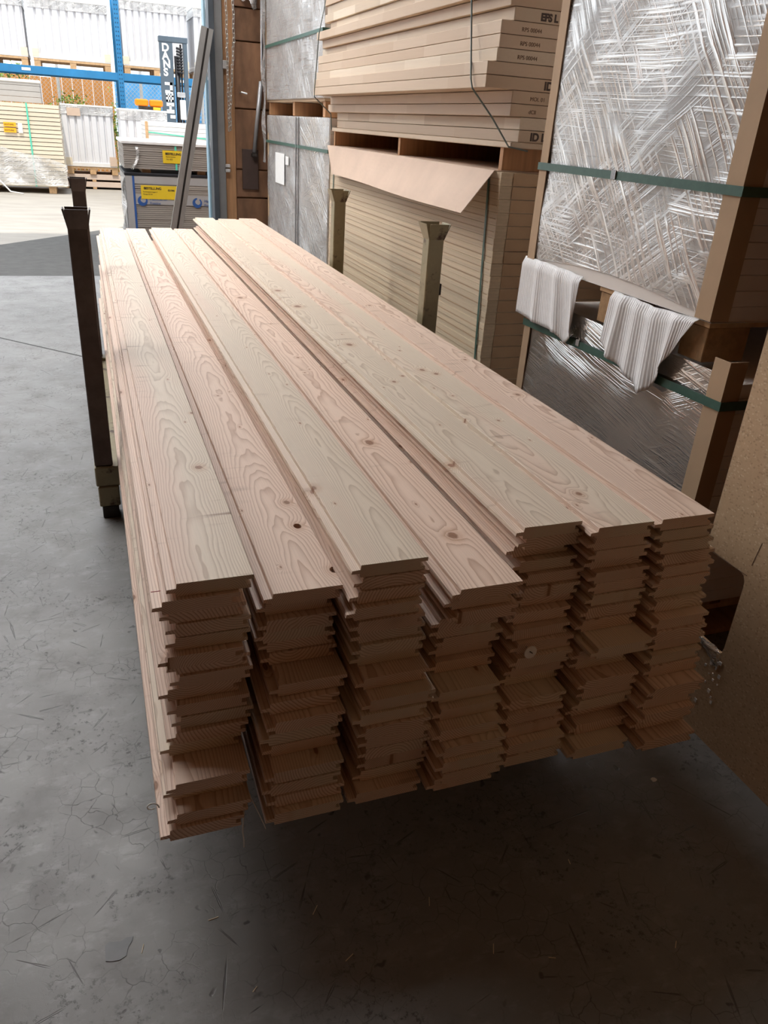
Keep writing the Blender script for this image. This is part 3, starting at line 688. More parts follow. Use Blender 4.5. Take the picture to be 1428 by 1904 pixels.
# ------------------------------------------------------------------ wrapped packages at the right
PX = 1.55
def corner_guard(p, x, y, z0, z1, sy, leg=.058, th=.004, name='corner_guard'):
    m = MB()
    ya, yb = (y, y + leg) if sy > 0 else (y - leg, y)
    m.box(x - th, x, ya - (th if sy > 0 else 0), yb + (th if sy < 0 else 0), z0, z1)
    if sy > 0: m.box(x, x + leg, y - th, y, z0, z1)
    else: m.box(x, x + leg, y, y + th, z0, z1)
    return m.build(name, M_card, p)
def sheet_film(p, name, x, y0, y1, z0, z1, mat, sag=0.0, seed=1, nu=40, nv=40, amp=.0035, ztop=None):
    r = random.Random(seed); ph = [r.uniform(0, 6.28) for _ in range(8)]
    def fn(u, v):
        y = y0 + (y1 - y0) * u
        zb = z0 + sag * math.sin(math.pi * u)
        z = zb + (z1 - zb) * v
        d = amp * (1 + math.sin(9 * y + 13 * z + ph[0]) * .5 + math.sin(23 * z - 11 * y + ph[1]) * .35 + math.sin(31 * y + 17 * z + ph[2]) * .2)
        return (x - d - .001, y, z)
    o = MB().grid(fn, nu, nv).build(name, mat, p, smooth=True)
    return o
def strap_loop(p, name, x0, x1, y0, y1, z, w=.024, mat=None, dz=0.0):
    """flat strap round the four faces of a package"""
    g = .0055
    pts = [(x0 - g, y0 - g, z), (x0 - g, y1 + g, z + dz), (x1 + g, y1 + g, z + dz), (x1 + g, y0 - g, z), (x0 - g, y0 - g, z)]
    nr = [(-.7, -.7, 0), (-.7, .7, 0), (.7, .7, 0), (.7, -.7, 0), (-.7, -.7, 0)]
    return MB().ribbon(pts, nr, [(0, 0, w)] * 5, .0012).build(name, mat or M_strap, p)
up = thing('wrapped_package', 'upper film-wrapped package of white door panels with brown corner guards, green strap', 'package', (2.05, 2.15, .985))
U0, U1, UZ0, UZ1 = 1.655, 2.640, .985, 2.13
pm = MB().box(PX, 2.55, U0, U1, 0, .0405, .0012).mesh('panel', (2.05, 2.15, 0), M_white)
k = 0; z = UZ0
while z < UZ1 - .03:
    place('panel', pm, (2.05, 2.15, z), up); z += .0415; k += 1
sheet_film(up, 'stretch_film', PX, U0 + .035, U1 - .03, UZ0 + .012, UZ1, M_film, .03, 3)
corner_guard(up, PX - .006, U0 - .002, UZ0 + .004, UZ1, 1)
corner_guard(up, PX - .006, U1 + .002, UZ0 + .004, UZ1, -1, .045)
st = strap_loop(up, 'strap', PX - .008, 2.55, U0 - .006, U1 + .006, 1.312, .024)
bk = MB()
for q in range(4): bk.tube([(PX - .017, 2.178 + q * .006, 1.301), (PX - .017, 2.178 + q * .006, 1.326)], .0022, 6)
bk.build('buckle', M_zinc, st)
pu = thing('pallet', 'pallet with pressed wood blocks between the two wrapped packages', 'pallet', (2.05, 2.14, .872))
for yy in (1.665, 2.075, 2.52):
    for xx in (PX + .008, 1.98, 2.40): MB().box(xx, xx + .145, yy, yy + .10, .873, .968, .002).build('block', M_pblock, pu)
for yy in (1.66, 2.07, 2.515): MB().box(PX + .004, 2.55, yy, yy + .11, .9685, .9835, .001).build('deck_board', M_pallet, pu)
MB().box(PX - .003, 2.56, U0 - .006, U1, .9842, .9849).build('base_sheet', M_wrapw, pu)
lo = thing('wrapped_package', 'lower film-wrapped package below the pressed-block pallet, brown corner guards', 'package', (2.05, 2.07, 0))
L0, L1, LZ1 = 1.545, 2.592, .868
pm2 = MB().box(PX, 2.55, L0, L1, 0, .0405, .0012).mesh('panel', (2.05, 2.07, 0), M_white)
z = .14
while z < LZ1 - .03:
    place('panel', pm2, (2.05, 2.07, z), lo); z += .0415
sheet_film(lo, 'stretch_film', PX, L0 + .03, L1 - .02, .15, LZ1 + .002, M_film2, .0, 5)
corner_guard(lo, PX - .006, L0 - .002, .14, LZ1 + .040, 1, .055)
corner_guard(lo, PX - .006, L1 + .002, .14, LZ1, -1, .040)
st2 = strap_loop(lo, 'strap', PX - .008, 2.55, L0 - .006, L1 + .006, .790, .025, dz=-.018)
MB().box(PX - .017, PX - .014, 2.215, 2.235, .774, .796, .001).build('buckle', M_zinc, st2)
pallet('pallet on the floor under the lower wrapped package at right', PX + .01, 2.55, L0 + .01, L1, 0, .139)

# ribbed foam sheets hanging over the pallet
def foam(label, top, bot, seed, folds):
    """top/bot: polylines (y, z) left to right; folds: (position, width, depth)"""
    def samp(pl, u):
        d = [0]
        for a, b in zip(pl[:-1], pl[1:]): d.append(d[-1] + math.hypot(b[0] - a[0], b[1] - a[1]))
        s = u * d[-1]
        for i in range(len(pl) - 1):
            if s <= d[i + 1] + 1e-9:
                f_ = (s - d[i]) / max(d[i + 1] - d[i], 1e-6)
                return (pl[i][0] + f_ * (pl[i + 1][0] - pl[i][0]), pl[i][1] + f_ * (pl[i + 1][1] - pl[i][1]))
        return pl[-1]
    r = random.Random(seed)
    def fn(u, v):
        a = samp(top, u); b = samp(bot, u)
        y = a[0] + (b[0] - a[0]) * v; z = a[1] + (b[1] - a[1]) * v
        x = PX - .019 - .010 * v
        for (fp, fw, fd) in folds: x -= fd * math.exp(-((u - fp) / fw) ** 2) * (0.35 + .65 * v)
        x -= .0010 * math.sin(u * 2 * math.pi * 40)
        if v < .12: x += (0.12 - v) * .10
        return (x, y, z)
    o = MB().grid(fn, 150, 16).build('foam_sheet', M_foam, smooth=True)
    solid(o, .0012)
    return tag(o, label, 'foam sheet', 'ribbed white foam sheets at the pallet')
foam('square ribbed white foam sheet hanging over the pallet at its far corner', [(2.66, 1.003), (2.50, 1.002), (2.36, 1.000), (2.268, .995)],
     [(2.645, .800), (2.45, .790), (2.335, .792), (2.285, .765), (2.245, .800), (2.262, .86)], 1, [(.30, .05, .012), (.62, .06, .018), (.9, .05, .012)])
foam('pointed ribbed white foam sheet drooping over the pallet near the corner guard', [(2.085, .985), (1.98, .985), (1.88, .980), (1.78, .984), (1.690, .986)],
     [(2.085, .830), (2.035, .800), (1.93, .770), (1.830, .735), (1.800, .755), (1.768, .83), (1.722, .93)], 2, [(.16, .05, .022), (.36, .06, .014), (.55, .07, .022), (.80, .06, .018)])

# ------------------------------------------------------------------ laminated panels
LY = 3.05
ux = [1.66, 1.66, 1.61, 1.61, 1.49, 1.49, 1.525, 1.53, 1.53, 1.58, 1.56, 1.53, 1.575, 1.56, 1.57, 1.56]     # x of each panel's long face, from the pallet up
ul = [5.60, 5.60, 5.65, 5.60, 5.59, 5.58, 5.65, 5.63, 5.63, 5.71, 5.65, 5.68, 5.52, 5.60, 5.58, 5.6]
PT = .0455
for i in range(16):
    z0 = 1.380 + i * PT
    o = MB().box(ux[i], 2.75, LY, ul[i], z0, z0 + .0435, .0015).build('laminated_panel', M_lam)
    tag(o, 'laminated wood panel, %s above the bearers in the tall strapped stack' % ORD[i + 1], 'panel', 'laminated panels in the tall stack')
    if i in (0, 4, 9):
        wd, off = {0: ('ID L', .052), 4: ('ID', .255), 9: ('EFS L', .112)}[i]
        text('stamp', wd, .040 if i != 9 else .034, M_stamp, at((ux[i] + off, LY - .0008, z0 + .008)), o, .0018)
    if i in (6, 7, 8):
        text('print', 'RPS 00044', .020, M_ink_faint, at((ux[i] + .087, LY - .0008, z0 + .012)), o)
    if i in (2, 3):
        text('print', 'MOL 01' if i == 3 else 'dCII', .020, M_ink_faint, at((ux[i] + .08, LY - .0008, z0 + .012)), o)
dk = thing('bearer_deck', 'rough deck slab on thin upright bearers under the tall panel stack', 'pallet', (2.1, 4.5, 1.272))
MB().box(1.625, 2.75, LY - .01, 5.60, 1.357, 1.379, .003).build('deck_slab', M_lam, dk)
for yy in (3.115, 4.31, 5.55):
    MB().box(1.635, 2.75, yy, yy + .030, 1.272, 1.357, .001).build('bearer', M_orange, dk)
lowz = 1.266; LP = .0513
for i in range(22):
    z1 = lowz - i * LP
    o = MB().box(1.61 + rnd.uniform(0, .003), 2.75, LY + .01 + rnd.uniform(-.003, .003), 5.56, z1 - .0508, z1, .0008).build('layered_panel', M_panel_edge)
    tag(o, 'layered panel, %s below the cardboard lid in the lower stack' % ORD[i + 1], 'panel', 'layered panels in the lower stack')
    MB().box(1.6086, 1.61, LY + .02, 5.555, z1 - .027, z1 - .0245).build('veneer_line', M_card, o)
    MB().box(1.665, 2.745, LY + .0055, LY + .0068, z1 - .0485, z1 - .0015).build('raw_end', M_card, o)
lid = thing('cardboard_lid', 'pale cardboard sheet on the lower panel stack, front flap folded down', 'cardboard', (1.7, 4.3, 1.2665))
MB().box(1.60, 2.75, LY + .06, 5.58, 1.2665, 1.2705).build('top_sheet', M_card_pale, lid)
fl = MB()
def flap(u, v):
    y = 5.585 + (3.095 - 5.585) * u
    yb = 5.34 + (3.09 - 5.34) * u
    drop = .165 + .004 * u
    return (1.600 - .006 - v * (.035 + .10 * u), y + (yb - y) * v, 1.270 - drop * v + .004 * math.sin(7 * u) * v)
fl.grid(flap, 24, 8)
solid(fl.build('flap', M_card_pale, lid), .003)
pallet('pallet under the lower panel stack on the floor', 1.62, 2.75, LY + .02, 5.55, 0, .1370)
# strapping wires
def wire(label, pts, r=.0036):
    return tag(MB().tube(pts, r, 6).build('strapping_wire', M_wire), label, 'strap', 'straps on the panel stacks')
xr = [1.552, 1.478]
wire('grey strap at the near end of the tall panel stack', [(2.0, 3.30, 2.112), (1.556, 3.335, 2.112), (1.52, 3.32, 1.90), (1.478, 3.16, 1.592), (1.478, 3.14, 1.560), (1.56, 3.10, 1.46), (1.612, 3.034, 1.362), (1.70, 3.034, 1.350)])
wire('grey strap at the far end of the tall panel stack', [(2.0, 5.50, 2.112), (1.54, 5.50, 2.112), (1.50, 5.52, 1.90), (1.478, 5.52, 1.60), (1.480, 5.53, 1.552), (1.60, 5.55, 1.46), (1.618, 5.585, 1.365)])
def vstrap(label, y, x, z0, z1, dy=0.0):
    return tag(MB().ribbon([(x, y, z1), (x, y + dy, z0)], [(-1, 0, 0)] * 2, [(0, .014, 0)] * 2, .0015).build('panel_strap', M_strap), label, 'strap', 'straps on the panel stacks')
vstrap('dark green strap down the near end of the lower panel stack', 3.165, 1.6065, .12, 1.262, -.09)
vstrap('dark green strap down the far end of the lower panel stack', 5.47, 1.6065, .12, 1.262, -.02)

# ------------------------------------------------------------------ wrapped packages far right by the door
def far_pack(label, z0, z1, x, y0, y1, seed, mat, strapz):
    p = thing('wrapped_package', label, 'package', (2.1, (y0 + y1) / 2, z0))
    m_ = MB().box(x, 2.7, y0, y1, 0, .047, .0012).mesh('panel', (2.1, (y0 + y1) / 2, 0), M_white)
    z = z0
    while z < z1 - .04:
        place('panel', m_, (2.1, (y0 + y1) / 2, z), p); z += .048
    sheet_film(p, 'stretch_film', x, y0, y1, z0 + .005, z1, mat, 0, seed, 36, 36, .005)
    strap_loop(p, 'strap', x - .012, 2.7, y0, y1, strapz, .022)
    corner_guard(p, x - .002, y1, z0, z1, -1, .04)
    return p
fp = far_pack('far lower film-wrapped package by the door wall, white label sheet', .14, 1.4375, 1.62, 5.62, 7.62, 11, M_film3, 1.229)
MB().box(1.604, 1.6055, 6.92, 7.26, .914, 1.154).build('label_sheet', M_paper, fp)
MB().box(1.604, 1.6055, 6.77, 6.88, 1.076, 1.14).build('label_sheet', M_paper, fp)
for q, yy in enumerate((6.53, 6.45)): MB().tube([(1.605, yy, 1.43), (1.605, yy - .02, .25)], .006, 6).build('cord', M_conduit, fp)
pallet('pallet under the far lower wrapped package', 1.63, 2.7, 5.64, 7.60, 0, .139)
bd = thing('bearer_deck', 'thin upright bearers between the two far wrapped packages', 'pallet', (2.1, 6.5, 1.440))
for yy in (5.83, 6.72, 7.62): MB().box(1.64, 2.7, yy, yy + .06, 1.441, 1.538, .002).build('bearer', M_orange, bd)
MB().box(1.63, 2.7, 5.81, 7.72, 1.539, 1.556).build('deck_slab', M_card, bd)
far_pack('far upper film-wrapped package by the door wall, green strap high up', 1.557, 2.9, 1.62, 5.81, 7.70, 12, M_film, 1.959)

# ------------------------------------------------------------------ things on the door wall
chn = thing('hoist_chain', 'steel loop chain hanging beside the door frame', 'chain', (1.31, WALL_Y - .10, 1.28))
bm = bmesh.new(); lv = []; lf = []
for i in range(14):
    a = 2 * math.pi * i / 14
    cx_, cz_ = .0095 * math.cos(a), .0095 * math.sin(a) + (.011 if math.sin(a) > 0 else -.011)
    for j in range(6):
        b = 2 * math.pi * j / 6
        rr = .0038
        lv.append((cx_ + rr * math.cos(b) * math.cos(a), rr * math.sin(b), cz_ + rr * math.cos(b) * math.sin(a)))
for i in range(14):
    for j in range(6): lf.append((i * 6 + j, i * 6 + (j + 1) % 6, ((i + 1) % 14) * 6 + (j + 1) % 6, ((i + 1) % 14) * 6 + j))
bm.free()
lm = bpy.data.meshes.new('link'); lm.from_pydata(lv, [], lf); lm.materials.append(M_chain)
lm.polygons.foreach_set('use_smooth', [True] * len(lm.polygons))
for s in (0, 1):
    for i in range(58):
        z = 1.305 + i * .034 + s * .01
        xx = 1.298 + s * (.012 + min(.045, max(0, z - 1.45) * .08)) + .0025 * math.sin(i * 1.3)
        place('link', lm, (xx, WALL_Y - .085 - s * .012, z), chn, (0, .12 * math.sin(i * 2.1), (i % 2) * math.pi / 2 + .5))
pipe = thing('conduit', 'grey conduit pipe running down to a brown switch plate', 'pipe', (1.55, WALL_Y - .03, .8))
MB().tube([(1.625, WALL_Y - .045, 4.6), (1.618, WALL_Y - .045, 1.78), (1.600, WALL_Y - .045, 1.66)], .021, 10).build('upper_pipe', M_conduit, pipe, True)
MB().tube([(1.598, WALL_Y - .05, 1.70), (1.530, WALL_Y - .05, 1.12)], .019, 10).build('lower_pipe', M_conduit, pipe, True)
MB().box(1.422, 1.572, WALL_Y - .03, WALL_Y - .014, .80, 1.145, .003).build('switch_plate', M_box, pipe)
MB().box(1.505, 1.552, WALL_Y - .075, WALL_Y - .029, 1.085, 1.115, .004).build('collar', M_dark, pipe)
tag(MB().tube([(1.415, WALL_Y - .02, 1.60), (1.42, WALL_Y - .06, 1.605), (1.47, WALL_Y - .065, 1.595)], .008, 6).build('wall_hook', M_zinc), 'small zinc hook on the dark boarding beside the chain', 'hook')
tf = MB()
def torn(u, v):
    return (1.39 + .18 * u, WALL_Y - .05 - .03 * math.sin(6 * u + 4 * v) , 2.62 - (0.31 + .14 * max(0, u - .4)) * v + .02 * math.sin(14 * u) * v)
tf.grid(torn, 20, 14)
tag(solid(tf.build('torn_film', M_film_out, smooth=True), .001), 'torn clear film hanging over the dark boarding', 'film')
fe = MB()
fe.grid(lambda u, v: (1.60 + .012 * math.sin(23 * v) * u - .012 * u, 7.64 + .07 * u + .012 * math.sin(31 * v), 1.05 + 1.5 * v), 4, 40)
tag(fe.build('film_edge', M_film_out, smooth=True), 'ragged loose film edge hanging at the far package corner', 'film')
# aluminium profile leaning on the door frame
al = thing('aluminium_profile', 'long grooved aluminium profile leaning against the door frame', 'profile', (.60, 7.30, 0))
a0 = Vector((.64, 7.36, 0.0)); a1 = Vector((1.128, 7.74, 2.06)); dv = (a1 - a0).normalized(); sx_ = Vector((1, 0, 0)) - dv * dv.x; sx_.normalize(); sy_ = dv.cross(sx_)
def slat(u0, u1, w0, w1):
    v = []
    for e_ in (a0, a1):
        for (u_, w_) in ((u0, w0), (u1, w0), (u1, w1), (u0, w1)): v.append(e_ + sx_ * u_ + sy_ * w_)
    return MB().add(v, [(0, 1, 2, 3), (7, 6, 5, 4), (0, 1, 5, 4), (1, 2, 6, 5), (2, 3, 7, 6), (3, 0, 4, 7)])
slat(-.052, -.004, -.02, .02).build('left_rail', M_alu, al)
slat(-.004, .014, -.008, .012).build('groove', M_dark, al)
slat(.014, .050, -.02, .02).build('right_rail', M_alu, al)

# ------------------------------------------------------------------ grey board packs outside the door
def boards(name, label, cat, x0, x1, y0, y1, z0, n, t_, mat, group=None, jit=.004, gap=.0025):
    p = thing(name, label, cat, ((x0 + x1) / 2, (y0 + y1) / 2, z0), group)
    me_ = MB().box(x0, x1, y0, y1, 0, t_ - gap).mesh('board', ((x0 + x1) / 2, (y0 + y1) / 2, 0), mat)
    for i in range(n):
        place('board', me_, ((x0 + x1) / 2 + rnd.uniform(-jit, jit), (y0 + y1) / 2 + rnd.uniform(-jit, jit), z0 + i * t_), p)
    return p
GY = 9.3
pallet_x('pallet under the grey board packs outside the door', .46, 1.95, GY + .02, 10.4, 0, .12)
g1 = boards('board_pack', 'lower grey board pack outside the door with blue logos', 'pack', .440, 1.98, GY, 10.4, .121, 32, .0207, M_gboard)
MB().box(.438, .508, GY - .005, 10.4, .125, .782).build('side_guard', M_gface, g1)
MB().box(.508, .530, GY - .006, GY - .003, .125, .782).build('blue_band', M_bink, g1)
MB().box(.532, 1.985, GY - .005, GY - .003, .705, .782).build('face_wrap', M_gface, g1)
MB().box(.532, 1.985, GY - .005, GY - .003, .50, .60).build('face_wrap', M_gface, g1)
lb = MB().box(.590, .973, GY - .009, GY - .006, .556, .692).build('yellow_label', M_yel, g1)
text('print', 'BESTELLUNG', .034, M_ink, at((.62, GY - .0100, .652)), lb, .0008, .9)
text('print', '021946', .026, M_ink, at((.87, GY - .0100, .640)), lb, .0005, .9)
text('print', 'Kommission Lager 4', .018, M_ink, at((.61, GY - .0100, .622)), lb)
text('print', 'Menge 32 Stk', .018, M_ink, at((.61, GY - .0100, .598)), lb)
def ring_logo(cx, cz, parent):
    lg = MB()
    for k_ in range(20):
        if k_ in (3, 4): continue
        a, b = 2 * math.pi * k_ / 20, 2 * math.pi * (k_ + 1.02) / 20
        ro = .052; ri = .026 + .012 * math.cos(a - .8)
        v = [(cx + q * math.cos(w_), cz + q * math.sin(w_)) for q, w_ in ((ri, a), (ro, a), (ro, b), (ri, b))]
        lg.add([(p_[0], GY - .0075, p_[1]) for p_ in v], [(0, 1, 2, 3)])
    lg.build('ring_logo', M_bink, parent)
    text('print', 'Hammerlin', .040, M_bink, at((cx + .075, GY - .0076, cz + .008)), parent)
    text('print', 'Prestine', .034, M_bink, at((cx + .075, GY - .0076, cz - .032)), parent)
ring_logo(.600, .535, g1); ring_logo(1.178, .530, g1)
# crumpled white film on its left corner
cf = MB(); cf.grid(lambda u, v: (.418 + .018 * math.sin(13 * v + 5 * u) - .03 * (1 - v) * math.sin(3 * u), GY - .01 + .25 * u + .01 * math.sin(30 * v), .10 + .66 * v), 8, 30)
cf.build('corner_film', M_film_out, g1, True)
tag(MB().box(.43, 1.98, GY - .01, 10.42, .7850, .8130, .004).build('foil_layer', M_forkd), 'black foil layer between the two grey board packs', 'foil')
pu2 = thing('bearer_row', 'short timber bearers lifting the upper grey board pack', 'bearer', (1.2, 9.8, .814))
for xx in (.62, 1.2, 1.75): MB().box(xx, xx + .09, GY + .05, 10.35, .814, .852).build('bearer', M_pallet, pu2)
g2 = boards('board_pack', 'upper grey board pack outside the door under a white cover sheet', 'pack', .440, 1.98, GY, 10.4, .853, 11, .0213, M_gboard)
MB().box(.425, 2.0, GY - .012, 10.42, 1.088, 1.116, .004).build('cover_sheet', M_wrapw, g2)
lb2 = MB().box(.838, 1.075, GY - .010, GY - .007, .918, 1.042).build('yellow_label', M_yel, g2)
text('print', 'BESTELLUNG', .032, M_ink, at((.865, GY - .0112, 1.000)), lb2, .0008, .85)
text('print', 'Kommission', .020, M_ink, at((.870, GY - .0112, .976)), lb2)
text('print', 'Nr 422', .022, M_ink, at((.875, GY - .0112, .950)), lb2)
MB().box(.965, .985, GY - .0065, GY - .003, .853, 1.10).build('strap', M_strap_out, g2)
cg = MB(); cg.grid(lambda u, v: (.50 + .07 * math.sin(2.2 * v) + .03 * u, GY - .018 - .01 * math.sin(9 * v), .845 + .22 * v), 3, 16)
solid(cg.build('loose_film', M_film_out, g2, True), .001)
# white pack further out, with pleated pack beside it
w1 = boards('board_pack', 'bright white board pack with one green strap behind the grey packs', 'pack', 1.00, 2.35, 13.5, 14.6, .12, 19, .0604, M_wrapw, None, .003, .004)
MB().box(.985, 1.025, 13.47, 13.50, .12, 1.27).build('corner_batten', M_pallet, w1)
MB().ribbon([(1.0, 13.49, 1.125), (2.35, 13.49, 1.045)], [(0, -1, 0)] * 2, [(0, 0, .016)] * 2).build('strap', M_strap_out, w1)
pallet_x('pallet under the bright white board pack', 1.0, 2.35, 13.52, 14.58, 0, .119)

def pleated(label, x0, x1, y0, y1, z0, z1, n, group, lab=True):
    p = thing('pleated_pack', label, 'package', ((x0 + x1) / 2, (y0 + y1) / 2, z0), group)
    m = MB(); pts = []
    for i in range(n):
        a = x0 + (x1 - x0) * i / n; b = x0 + (x1 - x0) * (i + 1) / n; d_ = (b - a)
        pts += [(a, y0), (a + d_ * .62, y0), (a + d_ * .80, y0 + .035), (a + d_ * .93, y0 + .035)]
    pts += [(x1, y0), (x1, y1), (x0, y1)]
    m.prism(pts, 'z', z0 + .05, z1 - .02).build('pleated_body', M_pleat, p)
    MB().box(x0 - .012, x1 + .012, y0 - .012, y1, z1 - .16, z1).build('top_band', M_film_out, p)
    MB().box(x0 - .015, x1 + .015, y0 - .015, y1, z1 - .025, z1 + .004, .004).build('lid', M_wrapw, p)
    MB().box(x0 - .012, x1 + .012, y0 - .012, y1, z0, z0 + .07, .004).build('base_tray', M_wrapw, p)
    for xx in (x0 - .013, x1 - .10):
        MB().box(xx, xx + .113, y0 - .016, y0 + .01, z0 + .02, z0 + .15).build('corner_pad', M_cream, p)
    return p
pleated('white pleated pack standing on the ground between bright white pack and rack post', .70, 1.44, 14.9, 15.8, .12, 1.42, 6, 'white pleated packs outside')
pallet_x('pallet under the pleated pack behind the bright white pack', .70, 1.44, 14.9, 15.8, 0, .119)
pc = pleated('white pleated pack on a small pallet beside the cream boards', -.222, .665, 17.0, 17.9, .395, 1.435, 7, 'white pleated packs outside')
MB().box(-.13, .10, 16.975, 16.985, 1.25, 1.38).build('brown_label', M_card_pale, pc)
MB().box(.55, .67, 16.975, 16.985, .42, .58).build('brown_label', M_card_pale, pc)
pallet_x('orange pallet under the pleated pack beside the cream boards', -.222, .68, 17.0, 17.9, .262, .132)
for q in range(2):
    bs = thing('board_bundle', ('lower' if q == 0 else 'upper') + ' flat pinkish board bundle below the orange pallet', 'bundle', (.23, 17.4, q * .131), 'flat pinkish board bundles')
    for r_ in range(6):
        MB().box(-.36, .82, 17.03 + r_ * .15, 17.15 + r_ * .15, q * .131 + .035, q * .131 + .128, .004).build('board', M_pinkpl, bs)
    for xx in (-.30, .20, .72): MB().box(xx, xx + .07, 17.03, 17.90, q * .131, q * .131 + .035).build('batten', M_pallet, bs)
# cream board stack at the left outside
cs = boards('board_pack', 'cream board pack outside at left with orange labels and mint strap', 'pack', -2.6, -.245, 15.8, 17.0, .112, 20, .0648, M_cream, None, .008, .010)
MB().box(-1.135, -.945, 15.765, 15.776, 1.035, 1.100).build('orange_label', M_amber, cs)
MB().box(-1.140, -.950, 15.765, 15.776, .945, 1.015).build('orange_label', M_amber, cs)
text('print', 'ACHTUNG', .030, M_ink, at((-1.125, 15.762, 1.058)), cs)
text('print', 'ACHTUNG', .030, M_ink, at((-1.130, 15.762, .970)), cs)
MB().box(-.915, -.85, 15.765, 15.776, .945, 1.095).build('white_label', M_paper, cs)
MB().box(-.758, -.733, 15.772, 15.776, .112, 1.41).build('strap', M_strap_out, cs)
ff = MB()
def drape(u, v):
    x = -2.0 + 1.78 * u
    top = .98 - .52 * u + .03 * math.sin(9 * u)
    return (x, 15.765 - .02 * math.sin(17 * u + 5 * v) - .012, .13 + (top - .13) * v)
ff.grid(drape, 30, 14)
ff.build('loose_film', M_film_out, cs, True)
MB().tube([(-1.5, 15.70, .45), (-1.30, 15.60, .20), (-1.15, 15.5, .04), (-.95, 15.5, .012)], .012, 6).build('film_tail', M_wrapw, cs, True)
for xx in (-2.4, -1.5, -.55): MB().box(xx, xx + .12, 15.82, 16.95, 0, .108).build('foot', M_pallet, cs)
gp = thing('wrapped_package', 'grey film-wrapped pack lying on the cream board pack', 'package', (-1.3, 16.7, 1.412))
for i in range(4): MB().box(-2.2, -.52, 16.35, 16.98, 1.412 + i * .087, 1.412 + i * .087 + .082, .004).build('layer', M_gface, gp)
MB().box(-2.21, -.51, 16.335, 16.99, 1.72, 1.765, .006).build('top_film', M_wrapw, gp)

# ------------------------------------------------------------------ blue pallet rack with packs
ry = 17.5
rack = thing('pallet_rack', 'blue steel pallet rack in the yard, punched uprights', 'rack', (.9, 18.0, 0))
for x in (-1.90, .85, 3.65):
    for y in (ry, ry + 1.0):
        u_ = MB().box(x, x + .10, y, y + .08, 0, 4.6, .003).build('upright', M_blue, rack)
        if y == ry:
            sl = MB()
            for i in range(60):
                for s in (.028, .066): sl.box(x + s - .008, x + s + .008, y - .001, y + .002, .3 + i * .07, .325 + i * .07)
            o_ = sl.build('slots', M_slot, u_); o_['kind'] = 'stuff'
    MB().tube([(x + .05, ry + .05, .4), (x + .05, ry + .98, 1.4)], .015, 6).build('brace', M_blue, rack)
    MB().tube([(x + .05, ry + .05, 2.4), (x + .05, ry + .98, 1.4)], .015, 6).build('brace', M_blue, rack)
for (xa, xb) in ((-1.80, .85), (.95, 3.65)):
    for y in (ry + .005, ry + 1.0):
        b_ = MB().box(xa, xb, y, y + .05, 1.895, 2.022, .003).build('beam', M_blue, rack)
    MB().box((xa + xb) / 2 - .35, (xa + xb) / 2 - .20, ry + .001, ry + .004, 1.94, 1.985).build('load_plate', M_paper, rack)
packs = [(-1.78, -.70, 'left white pleated pack on the blue rack beam'), (-.60, .735, 'middle white pleated pack on the blue rack beam, left of the punched post'),
         (.975, 2.165, 'white pleated pack on the blue rack beam behind the forklift mast'), (2.30, 3.50, 'rightmost white pleated pack on the blue rack beam beside the door frame')]
for (xa, xb, lab) in packs:
    pleated(lab, xa, xb, ry + .02, ry + 1.1, 2.156, 3.10 if xb < .9 else 3.22, 10, 'white pleated packs outside')
    pallet_x('pallet under the ' + lab.replace(', left of the punched post', ''), xa, xb, ry + .01, ry + 1.1, 2.0225, .132, 'pallets on the blue rack beam')

# ------------------------------------------------------------------ forklift
fk = thing('forklift', 'grey forklift with white letters down its tall mast', 'forklift', (1.7, 17.0, 0))
fy = 16.0
MB().box(1.50, 1.72, fy, fy + .14, .05, 2.52, .006).build('mast_rail', M_fork, fk)
MB().box(1.90, 1.97, fy, fy + .14, .05, 2.52, .006).build('mast_rail', M_fork, fk)
MB().box(1.49, 1.98, fy - .01, fy + .16, 2.50, 2.585, .006).build('mast_head', M_fork, fk)
MB().tube([(1.79, fy + .06, .2), (1.79, fy + .06, 2.3)], .045, 10).build('lift_cylinder', M_forkd, fk, True)
hs = MB()
for i in range(9): hs.tube([(1.78, fy + .01, 2.42 - i * .045), (1.88, fy - .01, 2.40 - i * .045)], .022, 6)
hs.build('hose_bundle', M_forkd, fk, True)
MB().tube([(1.86, fy + .05, .3), (1.86, fy + .05, 2.48)], .018, 6).build('lift_chain', M_dark, fk)
MB().box(1.76, 1.90, fy - .02, fy + .04, 1.66, 1.74, .006).build('clamp', M_zinc, fk)
MB().box(1.80, 1.90, fy - .04, fy + .04, 1.30, 1.62, .01).build('valve', M_wrapw, fk)
for i, ch_ in enumerate('DANS'):
    text('letter', ch_, .165, M_paper, at((1.535 + i * .004, fy - .002, 2.36 - i * .125)), fk, .006, 1.0)
gl_ = [(.02, .15, .10, .145), (.105, .15, .0, .145), (.02, .15, -.03, .02),
       (.03, .06, -.16, -.03), (.125, .155, -.16, -.03), (.03, .155, -.16, -.125), (.03, .155, -.085, -.06), (.078, .10, -.16, -.03),
       (.03, .16, -.23, -.175), (.075, .115, -.29, -.22), (.03, .16, -.345, -.285)]
lt_ = MB()
for (a, b, c_, d_) in gl_: lt_.box(1.535 + a, 1.535 + b, fy - .004, fy - .001, 1.74 + c_, 1.74 + d_)
lt_.build('lettering', M_paper, fk)
MB().box(1.62, 1.71, fy - .004, fy - .001, 1.315, 1.37).build('plate', M_paper, fk)
MB().box(1.62, 2.42, fy + .35, fy + 2.2, .30, 1.15, .05).build('body', M_forkd, fk)
MB().box(1.66, 2.38, fy + .5, fy + 1.9, 1.15, 1.25, .02).build('bonnet', M_fork, fk)
